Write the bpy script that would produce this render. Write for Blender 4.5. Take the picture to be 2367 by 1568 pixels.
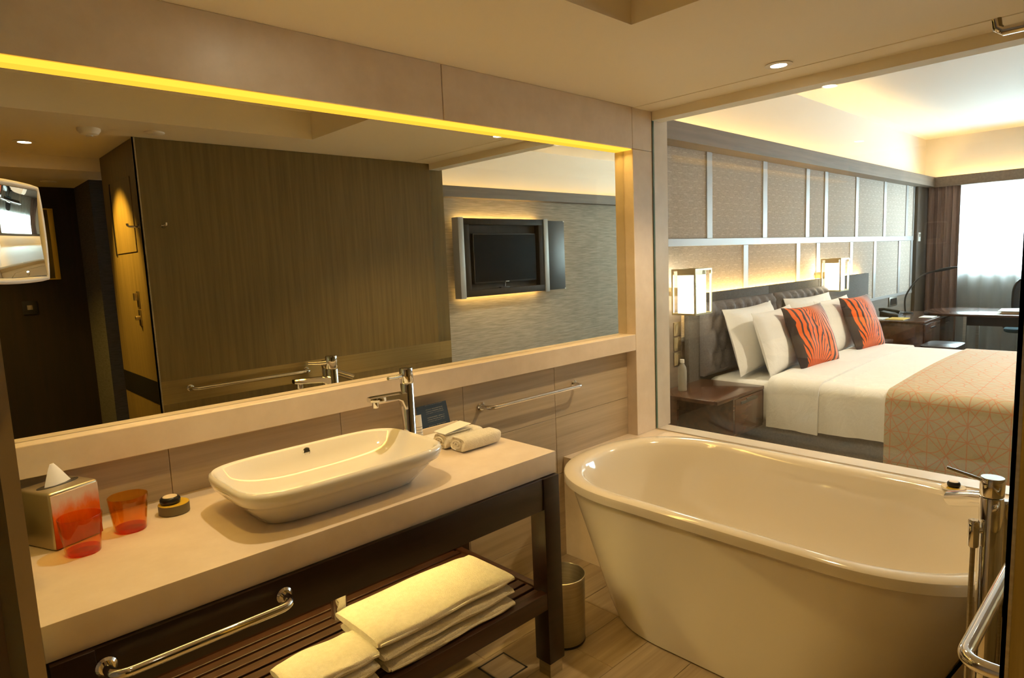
import bpy, bmesh, math, random
from mathutils import Vector, Matrix
random.seed(7)
PI = math.pi
for o in list(bpy.data.objects): bpy.data.objects.remove(o, do_unlink=True)
SC = bpy.context.scene
COL = SC.collection

# ------------------------------------------------------------------ camera
YAW, PITCH, ROLL = 0.8151, -0.1213, -0.0417
CAMP = Vector((-3.1474, -2.1229, 1.5595)); FPX = 1474.36
F_ = Vector((math.cos(YAW)*math.cos(PITCH), math.sin(YAW)*math.cos(PITCH), math.sin(PITCH)))
R0 = Vector((math.sin(YAW), -math.cos(YAW), 0)); U0 = R0.cross(F_)
R_ = R0*math.cos(ROLL) + U0*math.sin(ROLL); U_ = -R0*math.sin(ROLL) + U0*math.cos(ROLL)
cd = bpy.data.cameras.new('camera'); cam = bpy.data.objects.new('camera', cd); COL.objects.link(cam)
cd.sensor_fit = 'HORIZONTAL'; cd.sensor_width = 36.0; cd.lens = FPX/2367*36.0; cd.clip_start = 0.02; cd.clip_end = 100
mw = Matrix.Identity(4)
for i in range(3):
    mw[i][0], mw[i][1], mw[i][2], mw[i][3] = R_[i], U_[i], -F_[i], CAMP[i]
cam.matrix_world = mw
SC.camera = cam

# ------------------------------------------------------------------ world (overcast daylight), exposure
wd = bpy.data.worlds.new('sky'); SC.world = wd; wd.use_nodes = True
bg = wd.node_tree.nodes['Background']; bg.inputs[0].default_value = (0.76, 0.90, 1.0, 1); bg.inputs[1].default_value = 38.0
SC.view_settings.view_transform = 'Standard'; SC.view_settings.look = 'None'
SC.view_settings.exposure = 0.82; SC.view_settings.gamma = 1.0; SC.view_settings.use_curve_mapping = False
SC.cycles.sample_clamp_indirect = 4.0
SC.cycles.max_bounces = 12; SC.cycles.diffuse_bounces = 5; SC.cycles.glossy_bounces = 6; SC.cycles.transparent_max_bounces = 16

WARM = (1.0, 0.60, 0.13)     # bathroom downlights
AMBER = (1.0, 0.57, 0.085)   # deeper amber of the entry and recess lamps
COVE = (1.0, 0.62, 0.20)     # cove strips

# ------------------------------------------------------------------ geometry helpers
class MB:
    def __init__(s): s.v = []; s.f = []; s.uv = None
    def add(s, vs, fs):
        n = len(s.v); s.v += [tuple(v) for v in vs]; s.f += [tuple(i+n for i in f) for f in fs]; return s
    def box(s, x0, x1, y0, y1, z0, z1):
        if x0 > x1: x0, x1 = x1, x0
        if y0 > y1: y0, y1 = y1, y0
        if z0 > z1: z0, z1 = z1, z0
        return s.add([(x0,y0,z0),(x1,y0,z0),(x1,y1,z0),(x0,y1,z0),(x0,y0,z1),(x1,y0,z1),(x1,y1,z1),(x0,y1,z1)],
            [(0,3,2,1),(4,5,6,7),(0,1,5,4),(1,2,6,5),(2,3,7,6),(3,0,4,7)])
    def loft(s, rings, cap0=True, cap1=True, closed=True):
        n = len(rings[0]); vs = [p for r in rings for p in r]; fs = []
        for k in range(len(rings)-1):
            for i in range(n if closed else n-1):
                j = (i+1) % n; fs.append((k*n+i, k*n+j, (k+1)*n+j, (k+1)*n+i))
        if cap0: fs.append(tuple(reversed(range(n))))
        if cap1: fs.append(tuple((len(rings)-1)*n+i for i in range(n)))
        return s.add(vs, fs)
    def lathe(s, prof, c=(0,0,0), n=28, cap0=True, cap1=True, axis='z'):
        rings = []
        for r, h in prof:
            ring = []
            for i in range(n):
                a = 2*PI*i/n; p, q = r*math.cos(a), r*math.sin(a)
                if axis == 'z': ring.append((c[0]+p, c[1]+q, c[2]+h))
                elif axis == 'y': ring.append((c[0]+q, c[1]+h, c[2]+p))
                else: ring.append((c[0]+h, c[1]+p, c[2]+q))
            rings.append(ring)
        return s.loft(rings, cap0, cap1)
    def tube(s, path, r, n=12):
        P = [Vector(p) for p in path]; rings = []
        up = None
        for k, p in enumerate(P):
            t = (P[min(k+1, len(P)-1)] - P[max(k-1, 0)]).normalized()
            if up is None:
                up = Vector((0,0,1)) if abs(t.z) < .9 else Vector((1,0,0))
            a = t.cross(up)
            if a.length < 1e-4: a = t.cross(Vector((0,1,0)))
            a.normalize(); b = a.cross(t).normalized(); up = b
            rr = r[k] if isinstance(r, (list, tuple)) else r
            rings.append([tuple(p + (a*math.cos(2*PI*i/n) + b*math.sin(2*PI*i/n))*rr) for i in range(n)])
        return s.loft(rings)
    def prism(s, poly, z0, z1):
        return s.loft([[(x, y, z0) for x, y in poly], [(x, y, z1) for x, y in poly]])
    def xf(s, M):
        s.v = [tuple(M @ Vector(v)) for v in s.v]; return s
ORG = {}
def org_of(o): return ORG.get(o.name, Vector((0,0,0)))
def build(mb, name, mat, parent=None, origin=None, bevel=0.0, seg=2, smooth=True, subsurf=0):
    org = Vector(origin) if origin is not None else (org_of(parent) if parent else Vector((0,0,0)))
    me = bpy.data.meshes.new(name)
    me.from_pydata([tuple(Vector(v)-org) for v in mb.v], [], mb.f)
    bm = bmesh.new(); bm.from_mesh(me)
    bmesh.ops.recalc_face_normals(bm, faces=bm.faces)
    if bevel > 0:
        es = [e for e in bm.edges if len(e.link_faces) == 2 and e.calc_face_angle(0) > 0.6]
        bmesh.ops.bevel(bm, geom=es, offset=bevel, segments=seg, profile=.5, affect='EDGES', clamp_overlap=True)
    bm.to_mesh(me); bm.free()
    if mb.uv:
        ul = me.uv_layers.new(name='UVMap')
        for l in me.loops:
            ul.data[l.index].uv = mb.uv[l.vertex_index]
    if smooth:
        me.polygons.foreach_set('use_smooth', [True]*len(me.polygons)); me.set_sharp_from_angle(angle=math.radians(38))
    o = bpy.data.objects.new(name, me); COL.objects.link(o)
    if mat is not None: me.materials.append(mat)
    if parent is not None:
        o.parent = parent; o.location = org - org_of(parent)
    else: o.location = org
    ORG[o.name] = org
    if subsurf:
        m = o.modifiers.new('smooth', 'SUBSURF'); m.levels = subsurf; m.render_levels = subsurf
    return o
def tag(o, label, cat, group=None):
    o['label'] = label; o['category'] = cat
    if group: o['group'] = group
    return o
def thing(name, label, cat, loc, group=None):
    o = bpy.data.objects.new(name, None); COL.objects.link(o); o.location = loc; o.empty_display_size = .05
    ORG[o.name] = Vector(loc); return tag(o, label, cat, group)
def struct(mb, name, mat, bevel=0.0, **k):
    o = build(mb, name, mat, bevel=bevel, **k); o['kind'] = 'structure'; return o
def part(mb, name, mat, parent, **k): return build(mb, name, mat, parent=parent, **k)
def copy_tree(o, parent=None, loc=None):
    c = o.copy(); COL.objects.link(c); c.parent = parent
    if loc is not None: c.location = loc
    ORG[c.name] = Vector(c.location) if parent is None else org_of(parent)
    for ch in o.children: copy_tree(ch, c)
    return c
def box(*a): return MB().box(*a)
def superellipse(cx, cy, a, b, n, N=64):
    out = []
    for i in range(N):
        t = 2*PI*i/N; c, s_ = math.cos(t), math.sin(t)
        out.append((cx + a*math.copysign(abs(c)**(2/n), c), cy + b*math.copysign(abs(s_)**(2/n), s_)))
    return out
def arc_path(p0, p1, bend, r, n=6):
    """polyline p0 -> bend -> p1 with a rounded corner of radius r"""
    p0, p1, b = Vector(p0), Vector(p1), Vector(bend)
    d0, d1 = (p0-b).normalized(), (p1-b).normalized(); a, c = b+d0*r, b+d1*r
    pts = [p0]
    for i in range(n+1):
        t = i/n; pts.append(a*(1-t)**2 + b*2*t*(1-t) + c*t*t)
    return pts + [p1]

# ------------------------------------------------------------------ material helpers
def nm(name):
    m = bpy.data.materials.new(name); m.use_nodes = True; nt = m.node_tree
    return m, nt, nt.nodes, nt.links, nt.nodes['Principled BSDF']
def vec(nt, scale=(1,1,1), rnd=0.0, coord='Object'):
    N, L = nt.nodes, nt.links
    tc = N.new('ShaderNodeTexCoord'); mp = N.new('ShaderNodeMapping'); mp.inputs['Scale'].default_value = scale
    L.new(tc.outputs[coord], mp.inputs['Vector'])
    if rnd:
        oi = N.new('ShaderNodeObjectInfo'); mu = N.new('ShaderNodeMath'); mu.operation = 'MULTIPLY'; mu.inputs[1].default_value = rnd
        L.new(oi.outputs['Random'], mu.inputs[0]); L.new(mu.outputs[0], mp.inputs['Location'])
    return mp.outputs[0]
def noise(nt, v, scale=5, detail=3, rough=.5, dist=0):
    n = nt.nodes.new('ShaderNodeTexNoise'); n.inputs['Scale'].default_value = scale; n.inputs['Detail'].default_value = detail
    n.inputs['Roughness'].default_value = rough; n.inputs['Distortion'].default_value = dist
    nt.links.new(v, n.inputs['Vector']); return n.outputs['Fac']
def ramp(nt, fac, stops):
    r = nt.nodes.new('ShaderNodeValToRGB'); e = r.color_ramp.elements
    while len(e) < len(stops): e.new(.5)
    for k, (p, c) in enumerate(stops): e[k].position = p; e[k].color = (*c, 1)
    nt.links.new(fac, r.inputs[0]); return r.outputs[0]
def bump(nt, h, bsdf, strength=.2, dist=.01):
    b = nt.nodes.new('ShaderNodeBump'); b.inputs['Strength'].default_value = strength; b.inputs['Distance'].default_value = dist
    nt.links.new(h, b.inputs['Height']); nt.links.new(b.outputs[0], bsdf.inputs['Normal'])
def plain(name, col, rough=.5, metal=0.0, spec=.5, coat=0.0, sheen=0.0):
    m, nt, N, L, b = nm(name); b.inputs['Base Color'].default_value = (*col, 1); b.inputs['Roughness'].default_value = rough
    b.inputs['Metallic'].default_value = metal; b.inputs['Specular IOR Level'].default_value = spec
    b.inputs['Coat Weight'].default_value = coat; b.inputs['Sheen Weight'].default_value = sheen
    return m
def mottled(name, c1, c2, scale=(6,6,6), rough=.4, rnd=0.0, bs=0.0, metal=0.0, lo=.35, hi=.65, detail=4, spec=.5, coat=0, sheen=0):
    m = plain(name, c1, rough, metal, spec, coat, sheen); nt = m.node_tree; b = nt.nodes['Principled BSDF']
    f = noise(nt, vec(nt, scale, rnd), 1.0, detail, .6)
    nt.links.new(ramp(nt, f, [(lo, c1), (hi, c2)]), b.inputs['Base Color'])
    if bs: bump(nt, f, b, bs, .004)
    return m
def schlick(nt, base=.04):
    N, L = nt.nodes, nt.links
    lw = N.new('ShaderNodeLayerWeight'); lw.inputs['Blend'].default_value = .5
    p = N.new('ShaderNodeMath'); p.operation = 'POWER'; p.inputs[1].default_value = 5; L.new(lw.outputs['Facing'], p.inputs[0])
    q = N.new('ShaderNodeMath'); q.operation = 'MULTIPLY_ADD'; q.inputs[1].default_value = 1-base; q.inputs[2].default_value = base; L.new(p.outputs[0], q.inputs[0])
    return q.outputs[0]
def thinglass(name, tint, base=.04, rough=0.0):
    m, nt, N, L, b = nm(name); N.remove(b); out = N['Material Output']
    t = N.new('ShaderNodeBsdfTransparent'); t.inputs[0].default_value = (*tint, 1)
    g = N.new('ShaderNodeBsdfGlossy'); g.inputs['Roughness'].default_value = rough
    mx = N.new('ShaderNodeMixShader'); L.new(schlick(nt, base), mx.inputs[0]); L.new(t.outputs[0], mx.inputs[1]); L.new(g.outputs[0], mx.inputs[2])
    L.new(mx.outputs[0], out.inputs[0]); return m
def glow(name, col, strength):
    m, nt, N, L, b = nm(name); N.remove(b); e = N.new('ShaderNodeEmission'); e.inputs[0].default_value = (*col, 1); e.inputs[1].default_value = strength
    L.new(e.outputs[0], N['Material Output'].inputs[0]); return m

M = {}
M['stone'] = mottled('cream_stone', (.79,.67,.54), (.72,.60,.47), (9,9,9), .38, bs=.03)
M['paint'] = plain('ceiling_paint', (.90,.82,.66), .75)
M['white_paint'] = plain('white_paint', (.86,.82,.76), .7)
M['porcelain'] = plain('white_porcelain', (.86,.83,.77), .08, spec=.6, coat=.5)
M['acrylic'] = plain('bath_acrylic', (.80,.74,.64), .10, spec=.55, coat=.4)
M['chrome'] = plain('polished_chrome', (.82,.82,.83), .06, 1.0)
M['steel'] = mottled('brushed_steel', (.60,.57,.50), (.48,.45,.38), (1,1,120), .32, metal=1.0)
M['steel_band'] = mottled('brushed_band', (.50,.40,.20), (.42,.33,.16), (1,1,90), .30, metal=1.0)
M['laminate'] = mottled('walnut_laminate', (.135,.098,.032), (.205,.150,.055), (42,42,1.6), .48, lo=.3, hi=.7, detail=6)
M['espresso'] = mottled('espresso_wood', (.010,.004,.003), (.022,.008,.005), (3,40,40), .32, rnd=9, detail=5)
M['slatwood'] = mottled('slat_wood', (.024,.008,.004), (.048,.016,.007), (3,40,40), .38, rnd=9, detail=5)
M['darkwood'] = mottled('polished_dark_wood', (.055,.022,.010), (.11,.045,.020), (4,30,30), .24, rnd=5, detail=5, coat=.25)
M['doorwood'] = mottled('door_wood', (.008,.005,.003), (.016,.009,.005), (40,40,2), .5)
M['tile'] = mottled('wood_look_tile', (.40,.325,.235), (.55,.46,.35), (1.2,40,40), .42, rnd=30, detail=6, lo=.3, hi=.7)
M['floortile'] = mottled('floor_tile', (.34,.26,.16), (.48,.38,.25), (1.4,34,34), .38, rnd=30, detail=6, lo=.3, hi=.7)
M['grout'] = plain('grout', (.34,.26,.17), .8)
M['terry'] = mottled('white_terry', (.86,.80,.66), (.78,.72,.58), (60,60,60), .95, bs=.0, sheen=.4)
b_ = M['terry'].node_tree.nodes['Principled BSDF']; bump(M['terry'].node_tree, noise(M['terry'].node_tree, vec(M['terry'].node_tree), 260, 2, .7), b_, .7, .006)
M['linen'] = mottled('white_linen', (.90,.885,.85), (.87,.85,.81), (3,3,3), .8, sheen=.2)
b_ = M['linen'].node_tree.nodes['Principled BSDF']; bump(M['linen'].node_tree, noise(M['linen'].node_tree, vec(M['linen'].node_tree, (5,9,5)), 1.3, 4, .55, .6), b_, .35, .03)
M['charcoal'] = mottled('charcoal_fabric', (.075,.068,.062), (.11,.10,.09), (90,90,90), .85, bs=.2)
M['greyfab'] = mottled('grey_fabric', (.14,.125,.11), (.19,.17,.15), (80,80,80), .85, bs=.2)
M['padgrey'] = mottled('pad_fabric', (.13,.12,.125), (.17,.16,.165), (90,90,90), .8, bs=.15)
M['black'] = plain('black_plastic', (.012,.012,.013), .3)
M['screen'] = plain('black_screen', (.002,.002,.003), .3, spec=.06)
M['bronze'] = plain('satin_bronze_bar', (.40,.39,.38), .45, .3)
M['frame_brass'] = plain('brushed_brass', (.60,.50,.30), .28, 1.0)
M['mirror'] = None
m, nt, N, L, b = nm('mirror_silver'); N.remove(b); g = N.new('ShaderNodeBsdfGlossy'); g.inputs[0].default_value = (.80,.80,.72,1); g.inputs['Roughness'].default_value = 0
L.new(g.outputs[0], N['Material Output'].inputs[0]); M['mirror'] = m
M['glass'] = thinglass('clear_glass', (.97,.985,.97), .045)
M['frost'] = mottled('greenish_partition', (.26,.25,.09), (.36,.30,.13), (30,30,.3), .25, lo=.4, hi=.6)
M['amber'] = thinglass('amber_glass', (.99,.72,.28), .07, .02)
M['amber_base'] = thinglass('amber_glass_base', (.92,.26,.04), .05, .02)
M['bottle'] = thinglass('clear_plastic', (.86,.86,.82), .16, .08)
m = M['bottle']; nt = m.node_tree; N = nt.nodes; L = nt.links; old = N['Material Output'].inputs[0].links[0].from_node
dd = N.new('ShaderNodeBsdfDiffuse'); dd.inputs[0].default_value = (.92,.91,.86,1); mm = N.new('ShaderNodeMixShader'); mm.inputs[0].default_value = .24  # white haze mixed into the colour for the bottle's highlights and refraction
L.new(old.outputs[0], mm.inputs[1]); L.new(dd.outputs[0], mm.inputs[2]); L.new(mm.outputs[0], N['Material Output'].inputs[0])
M['whiteplastic'] = plain('white_plastic', (.85,.83,.78), .3)
M['paper'] = plain('white_paper', (.85,.83,.78), .7)
M['kraft'] = plain('cream_card', (.72,.60,.44), .6)
M['downlight'] = glow('lamp_disc', (1.0,.88,.62), 30.0)
M['led'] = glow('led_diffuser', (1.0,.50,.04), 1.0)
M['cove'] = glow('cove_strip', COVE, 20.0)
M['backlight'] = glow('backlight_strip', COVE, 55.0)
M['backlight_dim'] = glow('backlight_strip_dim', COVE, 12.0)
M['shade'] = glow('lamp_shade_glow', (1.0,.86,.60), 8.0)
# bedroom wall fabric: beige weave with rows of pale dashes
m, nt, N, L, b = nm('dash_fabric'); b.inputs['Roughness'].default_value = .85
f = noise(nt, vec(nt, (40,40,150)), 1.0, 3, .6); c0 = ramp(nt, f, [(.3,(.44,.38,.32)), (.7,(.60,.53,.45))])
br = N.new('ShaderNodeTexBrick'); br.inputs['Scale'].default_value = 1; br.offset = .5; br.inputs['Mortar Size'].default_value = .0
mp = N.new('ShaderNodeMapping'); mp.inputs['Rotation'].default_value = (PI/2,0,0); tc = N.new('ShaderNodeTexCoord'); L.new(tc.outputs['Object'], mp.inputs[0])
sx = N.new('ShaderNodeSeparateXYZ'); L.new(tc.outputs['Object'], sx.inputs[0])
def mth(op, a, bb=None, cc=None):
    n = N.new('ShaderNodeMath'); n.operation = op
    for i, q in enumerate((a, bb, cc)):
        if q is None: continue
        if isinstance(q, (int, float)): n.inputs[i].default_value = q
        else: L.new(q, n.inputs[i])
    return n.outputs[0]
rowf = mth('DIVIDE', sx.outputs['Z'], .05); row = mth('FLOOR', rowf)
colx = mth('ADD', mth('DIVIDE', sx.outputs['X'], .14), mth('MULTIPLY', row, .5))
dash = mth('MULTIPLY', mth('LESS_THAN', mth('FRACT', colx), .38), mth('LESS_THAN', mth('FRACT', rowf), .14))
mx = N.new('ShaderNodeMix'); mx.data_type = 'RGBA'; L.new(mth('MULTIPLY', dash, .55), mx.inputs[0]); L.new(c0, mx.inputs[6]); mx.inputs[7].default_value = (.75,.70,.62,1)
L.new(mx.outputs[2], b.inputs['Base Color']); bump(nt, f, b, .25, .004); M['dashfab'] = m
N.remove(br)
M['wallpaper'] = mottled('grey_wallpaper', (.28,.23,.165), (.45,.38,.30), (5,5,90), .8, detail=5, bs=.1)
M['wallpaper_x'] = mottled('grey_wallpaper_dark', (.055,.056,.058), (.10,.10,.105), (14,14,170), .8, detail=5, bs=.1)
M['beam'] = mottled('beam_wood', (.15,.115,.085), (.20,.155,.115), (1.5,30,30), .55)
M['postwood'] = mottled('post_wood', (.05,.038,.028), (.07,.055,.04), (30,30,2), .5)
M['panelwood'] = mottled('panel_wood', (.024,.017,.012), (.036,.026,.018), (30,30,2), .6, spec=.15)
M['panelgrey'] = plain('slate_laminate', (.045,.047,.05), .4)
M['carpet'] = mottled('brown_carpet', (.060,.042,.026), (.095,.068,.045), (50,50,50), .95)
M['drape'] = mottled('brown_drape', (.20,.135,.11), (.26,.18,.15), (30,30,3), .85)
m, nt, N, L, b = nm('sheer_voile'); out = N['Material Output']; N.remove(b)
t = N.new('ShaderNodeBsdfTransparent'); t.inputs[0].default_value = (.92,.94,.95,1); tr = N.new('ShaderNodeBsdfTranslucent'); tr.inputs[0].default_value = (.80,.83,.84,1)
df = N.new('ShaderNodeBsdfDiffuse'); df.inputs[0].default_value = (.42,.42,.40,1)
m1 = N.new('ShaderNodeMixShader'); m1.inputs[0].default_value = .5; L.new(tr.outputs[0], m1.inputs[1]); L.new(df.outputs[0], m1.inputs[2])
m2 = N.new('ShaderNodeMixShader'); m2.inputs[0].default_value = .55; L.new(t.outputs[0], m2.inputs[1]); L.new(m1.outputs[0], m2.inputs[2]); L.new(m2.outputs[0], out.inputs[0]); M['sheer'] = m
# tissue box metal with an orange wash towards its foot
m, nt, N, L, b = nm('printed_metal'); b.inputs['Roughness'].default_value = .3
tc = N.new('ShaderNodeTexCoord'); sx = N.new('ShaderNodeSeparateXYZ'); L.new(tc.outputs['Object'], sx.inputs[0])
nf = noise(nt, vec(nt, (30,30,12)), 1, 4, .6)
h = mth('ADD', mth("MULTIPLY", sx.outputs["Z"], 5.6), mth("MULTIPLY", nf, .45))
L.new(ramp(nt, h, [(.35,(.42,.07,.008)), (.75,(.78,.20,.03)), (.98,(.74,.60,.47))]), b.inputs['Base Color']); b.inputs['Metallic'].default_value = .35
M['printed'] = m
M['tinmetal'] = plain('pewter_metal', (.52,.45,.32), .33, .85)
# blue information card with lines of small print
m, nt, N, L, b = nm('blue_card'); b.inputs['Roughness'].default_value = .5
tc = N.new('ShaderNodeTexCoord'); sx = N.new('ShaderNodeSeparateXYZ'); L.new(tc.outputs['Object'], sx.inputs[0])
zz = sx.outputs['Z']; xx = sx.outputs['X']
ln = mth('LESS_THAN', mth('FRACT', mth('DIVIDE', zz, .0085)), .3)
para = mth('GREATER_THAN', mth('FRACT', mth('DIVIDE', zz, .034)), .28)
msk = mth('MULTIPLY', mth('MULTIPLY', ln, para), mth('MULTIPLY', mth('GREATER_THAN', xx, -.035), mth('LESS_THAN', xx, .058)))
nz = mth('GREATER_THAN', noise(nt, vec(nt, (420,1,60)), 1, 1, .5), .45); msk = mth('MULTIPLY', msk, nz)
mx = N.new('ShaderNodeMix'); mx.data_type = 'RGBA'; L.new(mth('MULTIPLY', msk, .55), mx.inputs[0]); mx.inputs[6].default_value = (.012,.030,.060,1); mx.inputs[7].default_value = (.45,.40,.30,1)
L.new(mx.outputs[2], b.inputs['Base Color']); M['bluecard'] = m
# tube with small print
m, nt, N, L, b = nm('printed_tube'); b.inputs['Roughness'].default_value = .35
tc = N.new('ShaderNodeTexCoord'); sx = N.new('ShaderNodeSeparateXYZ'); L.new(tc.outputs['Object'], sx.inputs[0])
msk = mth('MULTIPLY', mth('LESS_THAN', mth('FRACT', mth('DIVIDE', sx.outputs['Z'], .011)), .25), mth('LESS_THAN', sx.outputs['Z'], .06))
mx = N.new('ShaderNodeMix'); mx.data_type = 'RGBA'; L.new(mth('MULTIPLY', msk, .6), mx.inputs[0]); mx.inputs[6].default_value = (.82,.78,.70,1); mx.inputs[7].default_value = (.12,.12,.14,1)
L.new(mx.outputs[2], b.inputs['Base Color']); M['tubeprint'] = m
# bed runner: gold cloth with a lattice of orange lines and circles (uv = metres)
m, nt, N, L, b = nm('lattice_runner'); b.inputs['Roughness'].default_value = .7
tc = N.new('ShaderNodeTexCoord'); sx = N.new('ShaderNodeSeparateXYZ'); L.new(tc.outputs['UV'], sx.inputs[0])
u_ = mth('DIVIDE', sx.outputs['X'], .20); v_ = mth('DIVIDE', sx.outputs['Y'], .20)
fu, fv = mth('FRACT', u_), mth('FRACT', v_)
a1 = mth('ABSOLUTE', mth('SUBTRACT', fu, .5)); a2 = mth('ABSOLUTE', mth('SUBTRACT', fv, .5))
d1 = mth('MULTIPLY', mth('ABSOLUTE', mth('SUBTRACT', fu, fv)), .7); d2 = mth('MULTIPLY', mth('ABSOLUTE', mth('SUBTRACT', mth('ADD', fu, fv), 1.0)), .7)
rr = mth('SQRT', mth('ADD', mth('MULTIPLY', mth('SUBTRACT', fu, .5), mth('SUBTRACT', fu, .5)), mth('MULTIPLY', mth('SUBTRACT', fv, .5), mth('SUBTRACT', fv, .5))))
ci = mth('ABSOLUTE', mth('SUBTRACT', rr, .5)); g1 = mth('MULTIPLY', mth('ABSOLUTE', mth('SUBTRACT', mth('FRACT', mth('ADD', mth('MULTIPLY', u_, .5), v_)), .5)), .9)
g2 = mth('MULTIPLY', mth('ABSOLUTE', mth('SUBTRACT', mth('FRACT', mth('SUBTRACT', mth('MULTIPLY', u_, .5), v_)), .5)), .9)
mn = mth('MINIMUM', mth('MINIMUM', mth('MINIMUM', a1, a2), mth('MINIMUM', d1, d2)), mth('MINIMUM', ci, mth('MINIMUM', g1, g2)))
ms = mth('LESS_THAN', mn, .013)
mx = N.new('ShaderNodeMix'); mx.data_type = 'RGBA'; L.new(mth('MULTIPLY', ms, .62), mx.inputs[0]); mx.inputs[6].default_value = (.50,.42,.27,1); mx.inputs[7].default_value = (.60,.15,.035,1)
L.new(mx.outputs[2], b.inputs['Base Color']); bump(nt, noise(nt, vec(nt), 30, 3), b, .3, .01); M['runner'] = m
# palm print cushion (object x,z in metres, front of the cushion)
m, nt, N, L, b = nm('palm_print'); b.inputs['Roughness'].default_value = .75
tc = N.new('ShaderNodeTexCoord'); sx = N.new('ShaderNodeSeparateXYZ'); L.new(tc.outputs['Object'], sx.inputs[0])
def frond(px, pz, k, ph):
    dx = mth('SUBTRACT', sx.outputs['X'], px); dz = mth('SUBTRACT', sx.outputs['Z'], pz)
    an = mth('ADD', mth('ARCTAN2', dz, dx), mth('MULTIPLY', noise(nt, vec(nt, (7,7,7)), 1, 2, .5), .22)); rad = mth('SQRT', mth('ADD', mth('MULTIPLY', dx, dx), mth('MULTIPLY', dz, dz)))
    w = mth('SINE', mth('ADD', mth('MULTIPLY', an, k), mth('ADD', mth('MULTIPLY', rad, 9.0), ph)))
    return mth('GREATER_THAN', w, mth('SUBTRACT', .78, mth('MULTIPLY', rad, .9)))
s1 = frond(-.12, -.36, 46, 0.0); s2 = frond(.10, .30, 40, 1.0)
side = mth('GREATER_THAN', mth('ADD', sx.outputs['X'], mth('MULTIPLY', sx.outputs['Z'], .35)), .03)
sel = N.new('ShaderNodeMix'); sel.data_type = 'FLOAT'; L.new(side, sel.inputs[0]); L.new(s1, sel.inputs[2]); L.new(s2, sel.inputs[3])
edge = mth('LESS_THAN', sx.outputs['X'], mth('ADD', -.245, mth('MULTIPLY', sx.outputs['Z'], -.06)))
blk = mth('MAXIMUM', sel.outputs[0], edge)
oc = ramp(nt, mth('ADD', mth('MULTIPLY', sx.outputs['X'], 1.6), mth('ADD', .45, mth('MULTIPLY', sx.outputs['Z'], .5))), [(.45,(.78,.13,.010)), (.62,(.74,.17,.045)), (.78,(.62,.33,.28)), (.95,(.30,.26,.27))])
mx = N.new('ShaderNodeMix'); mx.data_type = 'RGBA'; L.new(blk, mx.inputs[0]); L.new(oc, mx.inputs[6]); mx.inputs[7].default_value = (.035,.022,.022,1)
L.new(mx.outputs[2], b.inputs['Base Color']); M['palm'] = m

# ================================================================== THE SETTING
ZC = 2.362; YM = 0.0618; ZS = 0.533
CX, CY = -.66, -.97          # bathtub centre
def tub_ring(hw, hl, st, z=None, n=2.3, K=72):
    out = []
    for i in range(K):
        t = 2*PI*(i+.5)/K; c, s_ = math.cos(t), math.sin(t)
        x = CX + hw*math.copysign(abs(c)**(2/n), c)
        y = CY + math.copysign(st + (hl-st)*abs(s_)**(2/n), s_)
        out.append((x, y) if z is None else (x, y, z))
    return out

# floor of the bathroom and entry: grout bed with wood-look planks set in it
fl = struct(box(-4.3, .0, -3.95, .07, -.12, -.003), 'floor', M['grout'])
tile_me = None
PLW, PLH = .9, .2
yy = .06; r = 0
while yy > -2.9:
    xx = -.3 - (r % 3)*.3
    while xx > -3.4:
        if tile_me is None:
            o = part(box(-PLW/2+.0007, PLW/2-.0007, -PLH/2+.0007, PLH/2-.0007, -.012, 0), 'floor_tile', M['floortile'], fl, origin=(xx-PLW/2, yy-PLH/2, 0), bevel=.001, seg=1); tile_me = o
        else:
            o = tile_me.copy(); COL.objects.link(o); o.parent = fl; o.location = (xx-PLW/2, yy-PLH/2, 0)
        xx -= PLW
    yy -= PLH; r += 1

# vanity wall: core, tiled niche, stone frame round the mirror
wv = struct(box(-4.3, .157, .07, .62, 0, 3.1), 'wall_vanity', M['grout'])
for (x0, x1, z0, z1) in [(-3.034,-1.4785,2.142,ZC), (-1.4755,-.1855,2.142,ZC), (-.184,-.001,2.142,ZC), (-.184,-.001,ZS,2.1405),
                         (-3.034,-.1855,1.03,1.12)]:
    part(box(x0, x1, 0, .0705, z0, z1), 'stone_panel', M['stone'], wv, bevel=.002, seg=1)
part(box(.02, .157, 0, .0705, ZS, 2.36), 'glazing_jamb', M['stone'], wv, bevel=.002, seg=1)
for (x0, x1) in [(-3.034,-2.6), (-2.6,-2.0), (-2.0,-1.4), (-1.4,-.8), (-.8,-.184)]:
    for (z0, z1) in [(0,.15), (.15,.45), (.45,.75), (.75,1.03)]:
        part(box(x0+.0008, x1-.0008, .066, .075, z0+.0008, z1-.0008), 'wall_tile', M['tile'], wv, bevel=.0012, seg=1)

# bath-side ceiling with the raised recess
cb = MB()
cb.box(-4.3, 0, -.734, .07, ZC, 2.56); cb.box(-1.204, 0, -1.555, -.734, ZC, 2.56); cb.box(-4.3, -3.3, -1.555, -.734, ZC, 2.56)
cb.box(-4.3, 0, -2.85, -1.555, ZC, 2.56); cb.box(-3.3, -1.204, -1.555, -.734, 2.522, 2.56)
cl = struct(cb, 'ceiling', M['paint'])
part(box(-.166, -.001, -1.98, -.001, ZC-.003, ZC+.002), 'access_strip', M['paint'], cl)
struct(box(-4.3, .13, -3.95, -2.85, 2.274, 2.56), 'ceiling_entry', M['paint'])

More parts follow.
